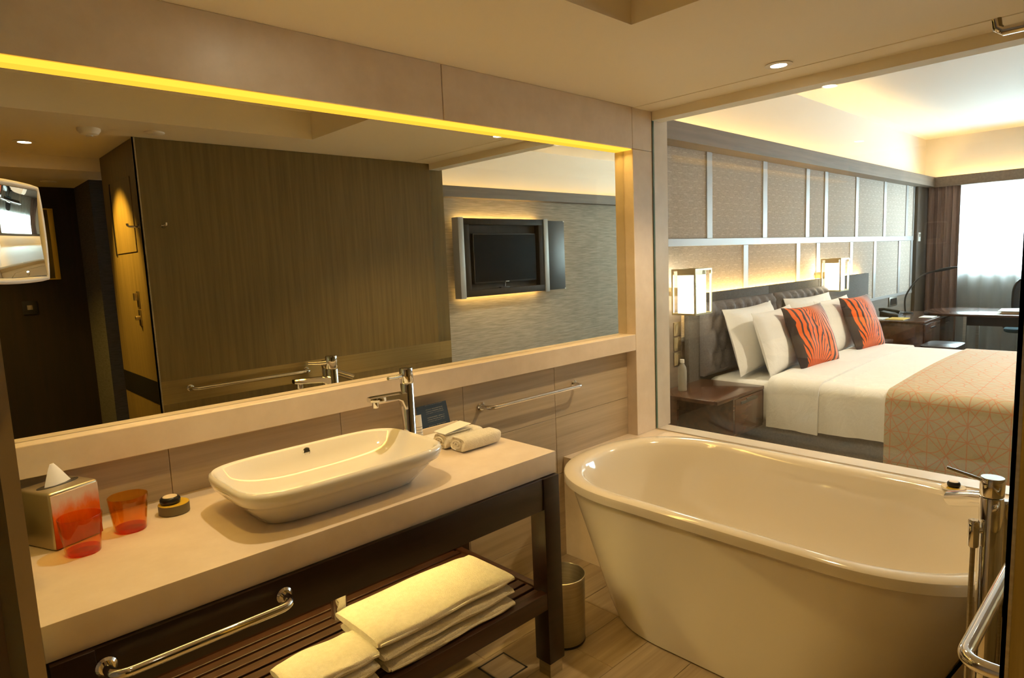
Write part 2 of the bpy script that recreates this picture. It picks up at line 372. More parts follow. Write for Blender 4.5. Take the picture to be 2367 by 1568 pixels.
# glazing between bath and bedroom
w1 = struct(box(.004, .014, -1.979, -.001, ZS+.002, 2.312), 'window_1', M['glass'])
part(box(0, .10, -1.98, -.0, 2.3115, ZC-.002), 'head_rail', M['paint'], w1, bevel=.001, seg=1)
part(box(.0005, .0035, -1.979, -.001, ZS, ZS+.006), 'glazing_bead', M['steel'], w1)
part(box(.003, .0155, -.004, -.0005, ZS+.004, 2.31), 'glass_edge', plain('glass_edge_green', (.10,.17,.12), .2), w1)
struct(box(0, .13, -3.95, .07, 2.3635, 3.1), 'wall_over_glazing', M['white_paint'])

# stone deck that wraps the back of the bathtub
top = tub_ring(.492, .892, .39); bot = tub_ring(.478, .64, .2)
ids = [i for i in range(72) if top[i][0] > -.75]
ids = sorted(ids, key=lambda i: -math.atan2(top[i][1]-CY, top[i][0]-CX))
tp = [(-.75,.066), (-.75, top[ids[0]][1])] + [top[i] for i in ids]; bt = [(-.75,.066), (-.75, bot[ids[0]][1])] + [(max(bot[i][0],-.75), bot[i][1]) for i in ids]
tp += [(-.75, top[ids[-1]][1]), (-.75,-1.979)]; bt += [(-.75, bot[ids[-1]][1]), (-.75,-1.979)]
K = len(tp); dk = MB()
outer = []
for (x, y) in tp: outer.append((.129, min(.066, max(-1.979, y))))
dk.add([(x,y,ZS) for x,y in tp] + [(x,y,ZS) for x,y in outer] + [(x,y,0) for x,y in bt] + [(x,y,0) for x,y in outer],
   [(i, i+1, K+i+1, K+i) for i in range(K-1)] + [(2*K+i, 2*K+i+1, i+1, i) for i in range(K-1)] + [(K+i, K+i+1, 3*K+i+1, 3*K+i) for i in range(K-1)]
   + [(0, K, 3*K, 2*K), (K-1, 2*K+K-1, 3*K+K-1, K+K-1)])
struct(dk, 'tub_deck', M['stone'])

# wardrobe block that carries the wood panelling opposite the mirror
ww = struct(box(-2.098, .13, -2.84, -1.98, 0, 2.3605), 'wall_wardrobe', M['laminate'])
part(box(-2.09, .129, -1.981, -1.977, .78, .922), 'steel_band', M['steel_band'], ww)
part(box(-2.1005, -2.097, -2.839, -1.99, .78, .922), 'dark_band', M['black'], ww)
part(MB().box(-2.106,-2.09,-1.982,-1.9765,0,2.36).box(-2.106,-2.097,-1.986,-1.9765,0,2.36), 'corner_trim', M['steel'], ww)
pn = part(box(-2.1035, -2.097, -2.62, -2.135, 1.712, 2.16), 'access_panel', M['laminate'], ww, bevel=.001, seg=1)
part(box(-2.104, -2.097, -2.655, -2.632, 1.70, 2.165), 'panel_reveal', M['black'], ww)

# entry corridor
struct(box(-4.42, -4.3, -3.95, .62, -.12, 3.1), 'wall_left', M['wallpaper'])
we = struct(box(-4.3, -2.09, -3.95, -3.835, 0, 2.275), 'wall_entry', M['doorwood'])
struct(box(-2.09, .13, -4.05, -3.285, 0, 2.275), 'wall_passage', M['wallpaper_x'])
pt = struct(box(-3.054, -3.030, -.592, .066, 0, ZC), 'wall_partition', M['frost'])
part(box(-3.056, -3.028, -.600, -.5915, 0, ZC), 'edge_strip', plain('satin_edge', (.42,.34,.22), .4, .5), pt)

# ---------------- bedroom shell
YB, YT, XW, ZB = .48, -3.85, 7.42, 3.0
struct(box(.129, 7.9, -4.05, .62, -.12, 0), 'floor_bedroom', M['carpet'])
struct(box(.0, 7.9, -4.05, .62, ZB, 3.12), 'ceiling_bedroom', M['white_paint'])
wh = struct(box(.157, 7.9, YB+.012, .62, 0, ZB), 'wall_headboard', M['white_paint'])
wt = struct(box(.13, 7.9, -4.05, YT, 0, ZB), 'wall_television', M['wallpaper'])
ub = part(box(.13, XW, YT-.001, YT+.004, 2.36, ZB), 'upper_wall', M['white_paint'], wt)
# window wall: solid below the sill, above the head, and piers
wwn = MB(); WY0, WY1 = .03, -3.2
wwn.box(XW, XW+.2, -4.05, .62, 0, 1.17).box(XW, XW+.2, -4.05, .62, 2.28, ZB).box(XW, XW+.2, WY0, .62, 1.17, 2.28).box(XW, XW+.2, -4.05, WY1, 1.17, 2.28)
wn = struct(wwn, 'wall_window', M['white_paint'])
w2 = struct(box(XW+.10, XW+.106, WY1, WY0, 1.17, 2.28), 'window_2', M['glass'])
for yc in (-.43, -1.3, -2.2):
    part(box(XW+.06, XW+.13, yc-.035, yc+.035, 1.17, 2.28), 'mullion', M['white_paint'], w2, bevel=.004, seg=1)
part(box(XW-.01, XW+.06, WY1, WY0, 1.14, 1.18), 'window_sill', M['white_paint'], w2)
# cove beams with warm light strips behind their lip
def cove(parent, x0, x1, y0, y1, lip, along):
    mb = MB()
    if along == 'x':
        mb.box(x0, x1, y0, y1, 2.335, 2.365)
        ly = (lip, lip+.02) if lip <= min(y0, y1)+1e-6 else (lip-.02, lip)
        mb.box(x0, x1, ly[0], ly[1], 2.3645, 2.462)
    else:
        mb.box(x0, x1, y0, y1, 2.335, 2.365); mb.box(x0, x0+.02, y0, y1, 2.3645, 2.462)
    return part(mb, 'cove_beam', M['beam'], parent)
cove(wh, .157, XW, .33, YB+.012, .33, 'x'); cove(wt, .13, XW, YT, YT+.15, YT+.15, 'x'); cove(wn, XW-.15, XW, YT+.151, .329, 0, 'y')
def cove_light(b6, label):
    o = build(box(*b6), 'cove_light', M['cove'], origin=((b6[0]+b6[1])/2, (b6[2]+b6[3])/2, b6[4])); tag(o, label, 'light strip', 'cove lights round the bedroom ceiling')
cove_light((.2, XW-.2, .41, .44, 2.366, 2.38), 'warm cove light strip above the padded headboard wall')
cove_light((.2, XW-.2, YT+.05, YT+.08, 2.366, 2.38), 'warm cove light strip above the television wall')
cove_light((XW-.09, XW-.06, YT+.2, .3, 2.366, 2.38), 'warm cove light strip above the curtained window')
# post in the corner beside the window
struct(box(6.92, XW-.001, .44, YB+.013, 0, 2.334), 'trim_1', M['postwood'])
# headboard wall: fabric panels held in satin bars
part(box(.157, 6.92, YB, YB+.013, 0, .92), 'lower_board', M['beam'], wh)
TOPX = [.45, 1.483, 2.438, 3.36, 3.825, 4.72, 5.685, 6.58, 6.91]; BOTX = [.45, 2.082, 3.152, 3.638, 4.575, 5.363, 6.317, 6.85]
part(box(.157, 6.92, YB-.005, YB+.012, 1.616, 1.674), 'rail_bar', M['bronze'], wh, bevel=.002, seg=1)
part(box(.157, 6.92, YB-.004, YB+.012, .90, .935), 'rail_bar', M['bronze'], wh, bevel=.002, seg=1)
for xs, z0, z1 in ((TOPX, 1.674, 2.335), (BOTX, .935, 1.616)):
    for k, x in enumerate(xs):
        part(box(x-.042, x+.042, YB-.005, YB+.012, z0, z1), 'upright_bar', M['bronze'], wh, bevel=.002, seg=1)
        if k+1 < len(xs):
            part(box(x+.042, xs[k+1]-.042, YB+.004, YB+.013, z0+.001, z1-.001), 'fabric_panel', M['dashfab'], wh)

# ================================================================== BATHROOM THINGS
def downlight(x, y, z, watts, label, col=WARM, angle=120, grp='recessed ceiling downlights', blend=.55, aim=None):
    t = thing('ceiling_downlight', label, 'downlight', (x, y, z), grp)
    part(MB().lathe([(.034,-.001),(.056,-.001),(.058,-.004),(.034,-.006),(.032,.0)], (x,y,z), 32, False, False), 'trim_ring', M['white_paint'], t)
    part(MB().lathe([(.033,-.0035),(.031,-.0045)], (x,y,z), 24), 'lamp', M['downlight'], t)
    ld = bpy.data.lights.new('downlight_beam', 'SPOT'); ld.energy = watts; ld.color = col; ld.spot_size = math.radians(angle); ld.spot_blend = blend; ld.shadow_soft_size = .022
    lo = bpy.data.objects.new('downlight_beam', ld); COL.objects.link(lo); lo.parent = t; lo.location = (0, 0, -.03)
    if aim: lo.rotation_euler = Vector(aim).to_track_quat('-Z', 'Y').to_euler()
    return t
downlight(-.28, -.845, ZC, 32, 'recessed downlight in the ceiling above the bathtub', col=(1.0,.72,.36))
downlight(-2.24, -.34, ZC, 19, 'recessed downlight in the ceiling straight above the washbasin', col=(1.0,.78,.46), angle=84)
downlight(-2.88, -1.0, 2.522, 14, 'recessed downlight inside the raised ceiling recess', col=AMBER, angle=110)
downlight(-2.55, -2.42, ZC, 95, 'recessed downlight near the wardrobe corner, seen in the mirror', col=AMBER, angle=56, blend=.75, aim=(.45,.02,-.61))
downlight(-3.3, -3.2, 2.274, 60, 'added unseen downlight brightening the low entry ceiling', col=AMBER)  # lamp added out of view to lighten the low entry ceiling
# other ceiling fittings seen in the mirror
t = thing('smoke_detector', 'round white smoke detector on the ceiling, seen in the mirror', 'smoke detector', (-2.332,-1.867,ZC))
part(MB().lathe([(.055,0),(.055,-.012),(.042,-.03),(.02,-.036)], (-2.332,-1.867,ZC), 28), 'detector_body', M['white_paint'], t)
part(MB().lathe([(.018,-.034),(.016,-.041)], (-2.332,-1.867,ZC), 16), 'sensor_cap', M['whiteplastic'], t)
o = build(MB().lathe([(.052,0),(.052,-.006),(.045,-.009)], (-2.03,-1.80,ZC), 28), 'ceiling_speaker', M['white_paint'], origin=(-2.03,-1.80,ZC-.009)); tag(o, 'flat round ceiling cover next to the smoke detector', 'ceiling cover')
o = build(MB().lathe([(.05,0),(.05,-.005),(.042,-.008)], (-2.3,-3.49,2.274), 28), 'ceiling_vent', M['white_paint'], origin=(-2.3,-3.49,2.266)); tag(o, 'small round vent in the low entry ceiling', 'vent')

# mirror and its light
t = thing('wall_mirror', 'wide frameless mirror set in the cream stone frame above the washbasin', 'mirror', (-1.61, YM, 1.12))
part(box(-3.034, -.1855, YM, YM+.006, 1.121, 2.141), 'mirror_plate', M['mirror'], t)
o = build(box(-3.033, -.187, .006, YM-.001, 2.136, 2.1405), 'led_strip', M['led'], origin=(-1.61,.03,2.136)); tag(o, 'long glowing yellow light strip along the top of the mirror', 'light strip')

# the strip's own light, louvred downwards
ld = bpy.data.lights.new('led_strip_beam', 'AREA'); ld.shape = 'RECTANGLE'; ld.size = 2.8; ld.size_y = .035; ld.energy = 3.2; ld.color = (1.0,.60,.15); ld.spread = math.radians(125)
lo = bpy.data.objects.new('led_strip_beam', ld); COL.objects.link(lo); lo.parent = o; lo.location = (0, .003, -.003)
# warm strip under the counter that lights the shelf
M['under'] = glow('under_counter_strip', (1.0,.70,.22), 29.0)
tag(build(box(-2.9,-1.62,-.215,-.185,.768,.7788), 'under_counter_light', M['under'], origin=(-2.26,-.2,.768)), 'warm light strip fixed under the countertop above the towels', 'light strip')
# vanity: stone top and dark wood stand
XL, XR = -3.025, -1.479
tag(build(box(XL, XR, -.561, .0655, .779, .86), 'countertop', M['stone'], origin=((XL+XR)/2,-.25,.779), bevel=.002), 'thick cream stone countertop carrying the washbasin', 'countertop')
t = thing('vanity_stand', 'dark espresso wood vanity stand with an open slatted shelf', 'vanity', ((XL+XR)/2, -.26, 0))
for (x0, x1) in ((XL+.004, XL+.084), (-1.563, -1.482)):
    for (y0, y1) in ((-.576,-.502), (-.03,.05)):
        lg = part(box(x0, x1, y0, y1, .057, .777), 'leg', M['espresso'], t, bevel=.003)
        part(box(x0+.008, x1-.008, y0+.008, y1-.008, .0, .0575), 'foot', M['steel'], lg)
part(box(XL+.08, -1.56, -.572, -.548, .66, .777), 'front_apron', M['espresso'], t, bevel=.002)
part(box(XL+.08, -1.56, .0, .024, .66, .777), 'back_apron', M['espresso'], t, bevel=.002)
for x0 in (XL+.03, -1.535): part(box(x0, x0+.024, -.505, -.028, .66, .777), 'side_apron', M['espresso'], t, bevel=.002)
part(box(XL+.08, -1.56, -.574, -.536, .277, .342), 'front_rail', M['slatwood'], t, bevel=.003)
part(box(XL+.08, -1.56, .005, .04, .285, .385), 'back_rail', M['slatwood'], t, bevel=.003)
for x0 in (XL+.02, -1.555): part(box(x0, x0+.03, -.505, -.028, .277, .342), 'side_rail', M['slatwood'], t, bevel=.003)
y = -.525; sl = None
while y < -.01:
    if sl is None: sl = part(box(XL+.05, -1.53, -.0185, .0185, .312, .334), 'slat', M['slatwood'], t, origin=(0, y, 0), bevel=.002, seg=1); sl.data.transform(Matrix.Translation((0,y,0)));
    if y > -.524:
        o = sl.copy(); COL.objects.link(o); o.parent = t
        o.location = Vector(sl.location) + Vector((0, y+.525, 0))
    y += .049
# chrome towel rails
def rail(name, label, x0, x1, y, z, ywall, r=.010, rosette=.021):
    s = 1 if ywall > y else -1
    t = thing(name, label, 'towel rail', ((x0+x1)/2, ywall, z), 'chrome towel rails')
    pth = [Vector((x0,ywall,z))] + arc_path((x0,ywall,z), (x1-.06,y,z), (x0,y,z), .04)[1:-1] + arc_path((x0+.06,y,z), (x1,ywall,z), (x1,y,z), .04)[1:]
    part(MB().tube(pth, r, 14), 'bar', M['chrome'], t)
    for x in (x0, x1):
        part(MB().lathe([(rosette,0),(rosette,-s*.006),(rosette*.75,-s*.011),(r,-s*.011)], (x,ywall,z), 24, axis='y'), 'rosette', M['chrome'], t)
    return t
rail('towel_rail', 'chrome towel rail on the dark front of the vanity stand', -2.925, -2.53, -.635, .733, -.572, .011)
rail('towel_rail', 'chrome towel rail on the tiled wall right of the washbasin', -1.30, -.655, .0, .906, .066, .010)
rail('towel_rail', 'chrome towel rail on the steel band of the wood panelling', -1.93, -1.17, -1.90, .862, -1.977, .0125)

# washbasin
BX, BY = -2.243, -.318
def sring(a, b, z, n=4.6, K=72): return [(x, y, z) for x, y in superellipse(BX, BY, a, b, n, K)]
t = thing('washbasin', 'white rounded rectangular vessel washbasin on the stone countertop', 'washbasin', (BX, BY, .86))
mb = MB().loft([sring(.245,.125,.8605), sring(.252,.131,.864), sring(.30,.175,.918), sring(.312,.187,.932), sring(.3245,.201,.940), sring(.331,.2085,.955), sring(.333,.2105,.968), sring(.330,.2075,.976), sring(.324,.2015,.980), sring(.318,.1955,.9785),
    sring(.312,.1895,.973), sring(.297,.176,.945), sring(.27,.152,.915,3.2), sring(.22,.115,.896,3), sring(.12,.06,.889,2.6), sring(.03,.03,.887,2)])
part(mb, 'bowl', M['porcelain'], t)
part(MB().lathe([(.03,0),(.03,.004),(.022,.008)], (BX,BY,.8875), 24), 'drain_plug', M['chrome'], t)
part(MB().lathe([(.0145,0),(.0145,-.004),(.011,-.005),(.009,.001)], (BX+.005, BY+.183, .958), 24, False, False, axis='y'), 'overflow_ring', M['chrome'], t)
part(MB().lathe([(.0095,-.0005),(.0095,-.002)], (BX+.005, BY+.183, .958), 20, axis='y'), 'overflow_hole', M['black'], t)
# basin mixer
FX, FY = -1.879, -.216
t = thing('basin_mixer', 'tall chrome basin mixer tap standing beside the washbasin', 'tap', (FX, FY, .86))
part(MB().lathe([(.026,0),(.026,.006),(.024,.009),(.024,.278),(.0225,.281)], (FX,FY,.86), 32), 'body', M['chrome'], t)
part(MB().lathe([(.0225,.283),(.0245,.286),(.0245,.330),(.0225,.336),(.012,.3375)], (FX,FY,.86), 32), 'handle_cap', M['chrome'], t)
part(MB().tube([(FX-.018,FY-.003,1.170),(FX-.05,FY-.013,1.170),(-1.971,-.241,1.174)], [.0085,.007,.006], 12), 'lever', M['chrome'], t)
rg = []
for k, (q, hw, zt, zb) in enumerate([(0,.019,1.112,1.04),(.02,.019,1.112,1.05),(.032,.018,1.113,1.080),(.05,.0175,1.114,1.0895),(.10,.0165,1.116,1.094),(.15,.016,1.118,1.098),(.166,.013,1.117,1.102)]):
    xx = FX - q; yv = FY - .013*q/.166
    rg.append([(xx, yv-hw, zb+.004), (xx, yv-hw*.8, zb), (xx, yv+hw*.8, zb), (xx, yv+hw, zb+.004), (xx, yv+hw, zt-.004), (xx, yv+hw*.75, zt), (xx, yv-hw*.75, zt), (xx, yv-hw, zt-.004)])
part(MB().loft(rg), 'spout', M['chrome'], t)
part(MB().lathe([(.0105,0),(.0115,.004),(.0115,.022)], (FX-.140,FY-.011,1.078), 20), 'aerator', M['chrome'], t)
# bottle trap under the counter
t = thing('bottle_trap', 'chrome bottle trap hanging under the countertop', 'drain trap', (-2.22,-.25,.41))
part(MB().lathe([(.024,0),(.027,.004),(.027,.10),(.022,.112)], (-2.222,-.25,.41), 24), 'trap_cup', M['chrome'], t)
part(MB().lathe([(.016,.10),(.016,.369)], (-2.222,-.25,.41), 20), 'tail_pipe', M['chrome'], t)
part(MB().tube([(-2.2,-.25,.49),(-2.172,-.24,.49),(-2.165,-.2,.49),(-2.165,.0,.49)], .015, 12), 'waste_pipe', M['chrome'], t)

# tissue box
A = math.radians(24); OX, OY = -2.940, -.146; MT = Matrix.Translation((OX,OY,.86)) @ Matrix.Rotation(A, 4, 'Z')
t = thing('tissue_box', 'metal tissue box with an orange printed front and a tissue standing out', 'tissue box', tuple(MT @ Vector((.065,.065,0))))
part(box(0,.13,0,.13,0,.155).xf(MT), 'case', M['tinmetal'], t, bevel=.008, seg=3)
o = part(box(.003,.127,-.0012,.002,.004,.147), 'printed_panel', M['printed'], t, origin=(0,0,0), bevel=.0008, seg=1)
o.data.transform(Matrix.Translation((-.065,-.065,0))); o.location = (0,0,0); o.rotation_euler = (0,0,A)
slot = [(.065+0.054*math.cos(2*PI*i/28), .065+.019*math.sin(2*PI*i/28)) for i in range(28)]
part(MB().prism(slot, .1545, .1562).xf(MT), 'slot', M['black'], t)
ts = MB(); rr_ = []
for k in range(6):
    q = k/5; w = .030*(1-q)**.9 + .007; zq = .1555+.058*q; ox = -.010*q
    rr_.append([(.065+ox-w, .065-.004, zq), (.065+ox-w*.4, .065-.009*(1-q)-.003, zq), (.065+ox+w*.4, .065-.006*(1-q)-.002, zq), (.065+ox+w, .065+.003, zq), (.065+ox+w*.3, .065+.009*(1-q)+.001, zq), (.065+ox-w*.5, .065+.006*(1-q)+.001, zq)])
part(ts.loft(rr_).xf(MT), 'tissue', M['paper'], t)
# amber tumblers
def tumbler(cx, cy, label):
    t = thing('tumbler', label, 'glass', (cx, cy, .86), 'amber tumblers')
    n = 40; rings = []
    for r, h in [(.037,.0006),(.0395,.004),(.0425,.033),(.0462,.068),(.0495,.0975),(.0490,.099),(.0472,.0985),(.0442,.068),(.0405,.033),(.0372,.0135)]:
        rings.append([(cx+(r+.0006*math.sin(5*a+h*160)+.0005*math.sin(9*a-h*120))*math.cos(a), cy+(r+.0006*math.sin(5*a+h*160))*math.sin(a), .86+h) for a in [2*PI*i/n for i in range(n)]])
    part(MB().loft(rings, True, True), 'glass_wall', M['amber'], t)
    part(MB().lathe([(.0355,.0012),(.0375,.005),(.0372,.0125)], (cx,cy,.86), 32), 'glass_base', M['amber_base'], t)
tumbler(-2.888, -.203, 'orange glass tumbler in front of the tissue box'); tumbler(-2.764, -.133, 'orange glass tumbler between the tissue box and the soap dish')
# soap dishes
def soapdish(cx, cy, z, r, h, label, bm, tm, s=1.0):
    t = thing('soap_dish', label, 'soap dish', (cx, cy, z), 'round soap dishes')
    part(MB().lathe([(r*.94,0),(r,h*.1),(r,h)], (cx,cy,z), 36), 'dish', bm, t); part(MB().lathe([(r*.99,h),(r*.97,h+.0012)], (cx,cy,z), 36), 'dish_top', tm, t); return t
YEL = plain('yellow_plate', (.62,.40,.03), .45); OLV = plain('olive_dish', (.16,.135,.07), .55)
def soap(cx, cy, z, r, label):
    t = thing('soap_bar', label, 'soap', (cx, cy, z), 'black wrapped soaps')
    part(MB().lathe([(r*.8,0),(r*.97,.004),(r,.010),(r*.96,.016),(r*.78,.0205)], (cx,cy,z), 32), 'wrapper', M['black'], t)
    part(MB().lathe([(r*.72,.0200),(r*.68,.0212)], (cx,cy,z), 28), 'label', M['kraft'], t)
soapdish(-2.640, -.090, .86, .042, .029, 'round olive soap dish with a yellow top on the countertop', OLV, YEL)
soap(-2.648, -.088, .8903, .028, 'black wrapped soap on the yellow topped dish')
soapdish(-.215, -1.535, .5885, .042, .008, 'shallow white and yellow dish on the bathtub rim', M['porcelain'], YEL)
soap(-.215, -1.535, .5978, .023, 'black wrapped soap on the dish by the bath filler')
# amenity tray, card, tube, rolled flannels
t = thing('amenity_tray', 'low cream tray against the tiled wall behind the tap', 'tray', (-1.63,-.05,.86))
part(box(-1.77,-1.49,-.125,.03,.8605,.868), 'tray_base', M['whiteplastic'], t, bevel=.002); part(box(-1.77,-1.49,-.13,-.118,.8605,.884), 'front_lip', M['whiteplastic'], t, bevel=.002)
for x0 in (-1.772,-1.498): part(box(x0,x0+.01,-.13,.03,.8605,.884), 'end_lip', M['whiteplastic'], t, bevel=.002)
part(box(-1.76,-1.50,-.02,-.008,.868,.894), 'card_ledge', M['kraft'], t, bevel=.002)
o = build(box(-.08,.08,-.001,.001,0,.115), 'info_card', M['bluecard'], origin=(0,0,0), smooth=False); o.location = (-1.603,-.002,.8685); o.rotation_euler = (math.radians(-14),0,math.radians(3)); tag(o, 'dark blue information card with fine print leaning behind the tap', 'card')
o = build(MB().loft([[( .016*math.cos(a)*(1-.15*q), (.013-.012*q)*math.sin(a), h) for a in [2*PI*i/20 for i in range(20)]] for q, h in ((0,0),(0,.012),(.02,.0125),(.1,.03),(.5,.07),(1,.103))]), 'cosmetic_tube', M['tubeprint'], origin=(0,0,0)); o.location = (-1.735,-.066,.8685); tag(o, 'small white cosmetic tube standing beside the tap', 'tube')
def flannel(x0, x1, cy, w, h, label, rz=0.0):
    t = thing('rolled_flannel', label, 'towel', ((x0+x1)/2, cy, .86), 'rolled white flannels')
    rings = []; n = 36
    for x, s_ in [(x0+.004,.55),(x0+.004,.86),(x0,.95),(x0+.008,1.0),(x0+.05,1.02),(x1-.05,1.02),(x1-.012,.98),(x1-.003,.85),(x1,.55)]:
        ring = []
        for i in range(n):
            a = 2*PI*i/n; c, s2 = math.cos(a), math.sin(a)
            yv = cy + s_*w/2*math.copysign(abs(c)**.75, c); zv = .8615+h/2 + s_*h/2*math.copysign(abs(s2)**.75, s2)
            ring.append((x + .003*math.sin(3*a), yv, max(.8612, zv)))
        rings.append(ring)
    part(MB().loft(rings), 'roll', M['terry'], t)
    sp = [(x0-.001, cy + (.30*w)*(1-k/40)*math.cos(k*.33), .8615+h/2 + .30*h*(1-k/40)*math.sin(k*.33)) for k in range(36)]
    part(MB().tube(sp, .0035, 6), 'rolled_edge', M['terry'], t)
    return t
flannel(-1.72, -1.53, -.288, .085, .056, 'white rolled flannel nearest the counter front'); flannel(-1.735, -1.545, -.200, .085, .056, 'white rolled flannel under the folded paper card')
t = thing('paper_card', 'folded cream paper card lying on the rolled flannel', 'card', (-1.66,-.2,.918))
part(box(-1.735,-1.60,-.235,-.165,.9195,.9215), 'lower_leaf', M['paper'], t); part(box(-.0,.13,-.035,.035,0,.0015).xf(Matrix.Translation((-1.735,-.2,.9215)) @ Matrix.Rotation(math.radians(-7),4,'Y')), 'upper_leaf', M['paper'], t)

# folded towels on the shelf
def towel(x0, x1, y0, y1, z0, h, label, grp, sag=.0):
    t = thing('folded_towel', label, 'towel', ((x0+x1)/2, (y0+y1)/2, z0), grp)
    nx, ny = 26, 16; mb = MB(); ring = []
    # cross-section across y (front edge is the round fold), swept along x
    n = 28; rings = []; rnd = random.Random(int(x0*1000)+int(z0*1000))
    ph = rnd.random()*6
    for k in range(nx+1):
        q = k/nx; x = x0 + (x1-x0)*q; e = min(q, 1-q)*nx; s_ = 1.0 if e >= 2 else (.55, .88, 1)[int(e)]
        xx = x; row = []
        for i in range(n):
            a = 2*PI*i/n; c, s2 = math.cos(a), math.sin(a)
            yv = (y0+y1)/2 + (y1-y0)/2*math.copysign(abs(c)**.32, c)*(.985 if s_ < 1 else 1) + .004*math.sin(9*q+ph)
            zv = z0 + h/2 + h/2*s_*math.copysign(abs(s2)**.55, s2)
            if s2 > 0: zv += .0025*math.sin(7*q+ph)*math.sin(3*c+ph) - sag*(1-q)*.5
            row.append((xx, yv, max(z0, zv)))
        rings.append(row)
    part(mb.loft(rings), 'cloth', M['terry'], t)
    part(MB().tube([(x0+.006+(x1-x0-.012)*k/20, y0-.001+.003*math.sin(k*.9+ph), z0+h*.5+.001*math.sin(k*.7)) for k in range(21)], .0042, 6), 'fold_line', M['terry'], t)
zt = .3355
for k, nme in enumerate(('bottom', 'middle', 'top')):
    towel(-2.225-.012*k, -1.705+.006*k, -.552+.006*k, -.275, zt+.0425*k, .0385, 'large folded white bath towel, %s of the tall stack' % nme, 'bath towels on the slatted shelf')
for k, nme in enumerate(('bottom', 'middle', 'top')):
    towel(-2.505-.004*k, -2.262+.006*k, -.556+.004*k, -.375, zt+.0355*k, .0315, 'small folded white hand towel, %s of the low stack' % nme, 'hand towels on the slatted shelf')

# waste bin and floor drain
t = thing('waste_bin', 'open brushed steel waste bin between the vanity and the bathtub', 'bin', (-1.33,-.43,0))
part(MB().lathe([(.088,0),(.09,.004),(.096,.275),(.0985,.279),(.0985,.283),(.0955,.284),(.0935,.28),(.088,.012),(.02,.010)], (-1.33,-.43,0), 48), 'can', M['steel'], t)
part(MB().lathe([(.0905,.0),(.0915,.006),(.0905,.010)], (-1.33,-.43,.0), 48, False, False), 'base_ring', M['black'], t)
t = thing('floor_drain', 'square tile-filled floor drain with a dark slot outline', 'drain', (-1.637,-.39,0))
mb = MB(); h_ = .069
for (a, b, c, d) in ((-h_,h_,-h_,-h_+.007), (-h_,h_,h_-.007,h_), (-h_,-h_+.007,-h_,h_), (h_-.007,h_,-h_,h_)): mb.box(-1.637+a,-1.637+b,-.39+c,-.39+d,.0,.0012)
part(mb, 'slot_outline', M['black'], t); part(box(-1.637-h_+.007,-1.637+h_-.007,-.39-h_+.007,-.39+h_-.007,.0,.001), 'drain_cover', M['floortile'], t)

# bathtub
t = thing('bathtub', 'freestanding oval white bathtub with a rolled rim', 'bathtub', (CX, CY, 0))
pr = [(.455,.615,.20,.006), (.468,.628,.20,.008)]
for k in range(1, 9):
    q = k/8; pr.append((.474+.012*q, .635+.245*q, .20+.19*q, .008+.535*q))
pr += [(.500,.907,.398,.5445), (.503,.911,.40,.547), (.504,.912,.40,.574), (.5015,.909,.40,.582), (.493,.900,.40,.5875), (.468,.872,.39,.589), (.447,.848,.385,.586), (.434,.834,.38,.578), (.424,.822,.375,.56), (.405,.79,.36,.46), (.385,.735,.33,.30), (.36,.68,.30,.20), (.32,.61,.26,.145), (.24,.48,.2,.122), (.1,.2,.08,.116)]
part(MB().loft([tub_ring(a, b, c, z) for a, b, c, z in pr]), 'shell', M['acrylic'], t)
part(MB().loft([tub_ring(a, b, c, z) for a, b, c, z in ((.45,.61,.2,0),(.45,.61,.2,.0075))]), 'plinth', M['black'], t)
part(MB().lathe([(.032,0),(.032,.004),(.02,.007)], (CX,CY,.1165), 24), 'drain_plug', M['chrome'], t)

# floor standing bath filler
GX, GY = -1.107, -1.800
t = thing('bath_filler', 'chrome floor-standing bath filler with hand shower beside the bathtub', 'tap', (GX, GY, 0))
part(MB().lathe([(.055,0),(.055,.008),(.027,.012),(.027,.878),(.0255,.882)], (GX,GY,0), 32), 'column', M['chrome'], t)
part(MB().lathe([(.0255,.884),(.028,.888),(.028,.932),(.026,.936)], (GX,GY,0), 32), 'handle_cap', M['chrome'], t)
part(MB().tube([(GX-.008,GY+.022,.926),(GX-.02,GY+.06,.938),(GX-.032,GY+.098,.950)], .0048, 10), 'lever', M['chrome'], t)
part(MB().tube([(GX+.0,GY+.0,.872),(GX+.05,GY+.042,.852),(-.962,-1.683,.806)], .0235, 28), 'spout', M['chrome'], t)
sx_, sy_ = GX+.728*.036, GY-.684*.036
part(MB().lathe([(.0115,0),(.0135,.004),(.0135,.23),(.012,.236)], (sx_, sy_, .635), 20), 'hand_shower', M['chrome'], t)
part(MB().tube([(GX,GY,.70),(sx_,sy_,.70)], .008, 10), 'shower_holder', M['chrome'], t)
lx_, ly_ = GX-.728*.045, GY+.684*.045
part(MB().lathe([(.012,0),(.0135,.003),(.0135,.07),(.011,.075)], (lx_, ly_, .745), 20), 'hose_outlet', M['chrome'], t)
part(MB().tube([(GX,GY,.79),(lx_,ly_,.79)], .009, 10), 'outlet_arm', M['chrome'], t)
part(MB().tube([(lx_,ly_,.75),(lx_-.004,ly_,.6),(lx_-.004,ly_,.35),(lx_+.01,ly_-.01,.16),(GX+.0,GY-.035,.10),(sx_-.002,sy_-.005,.18),(sx_,sy_,.4),(sx_,sy_,.64)], .0062, 8), 'shower_hose', M['steel'], t)

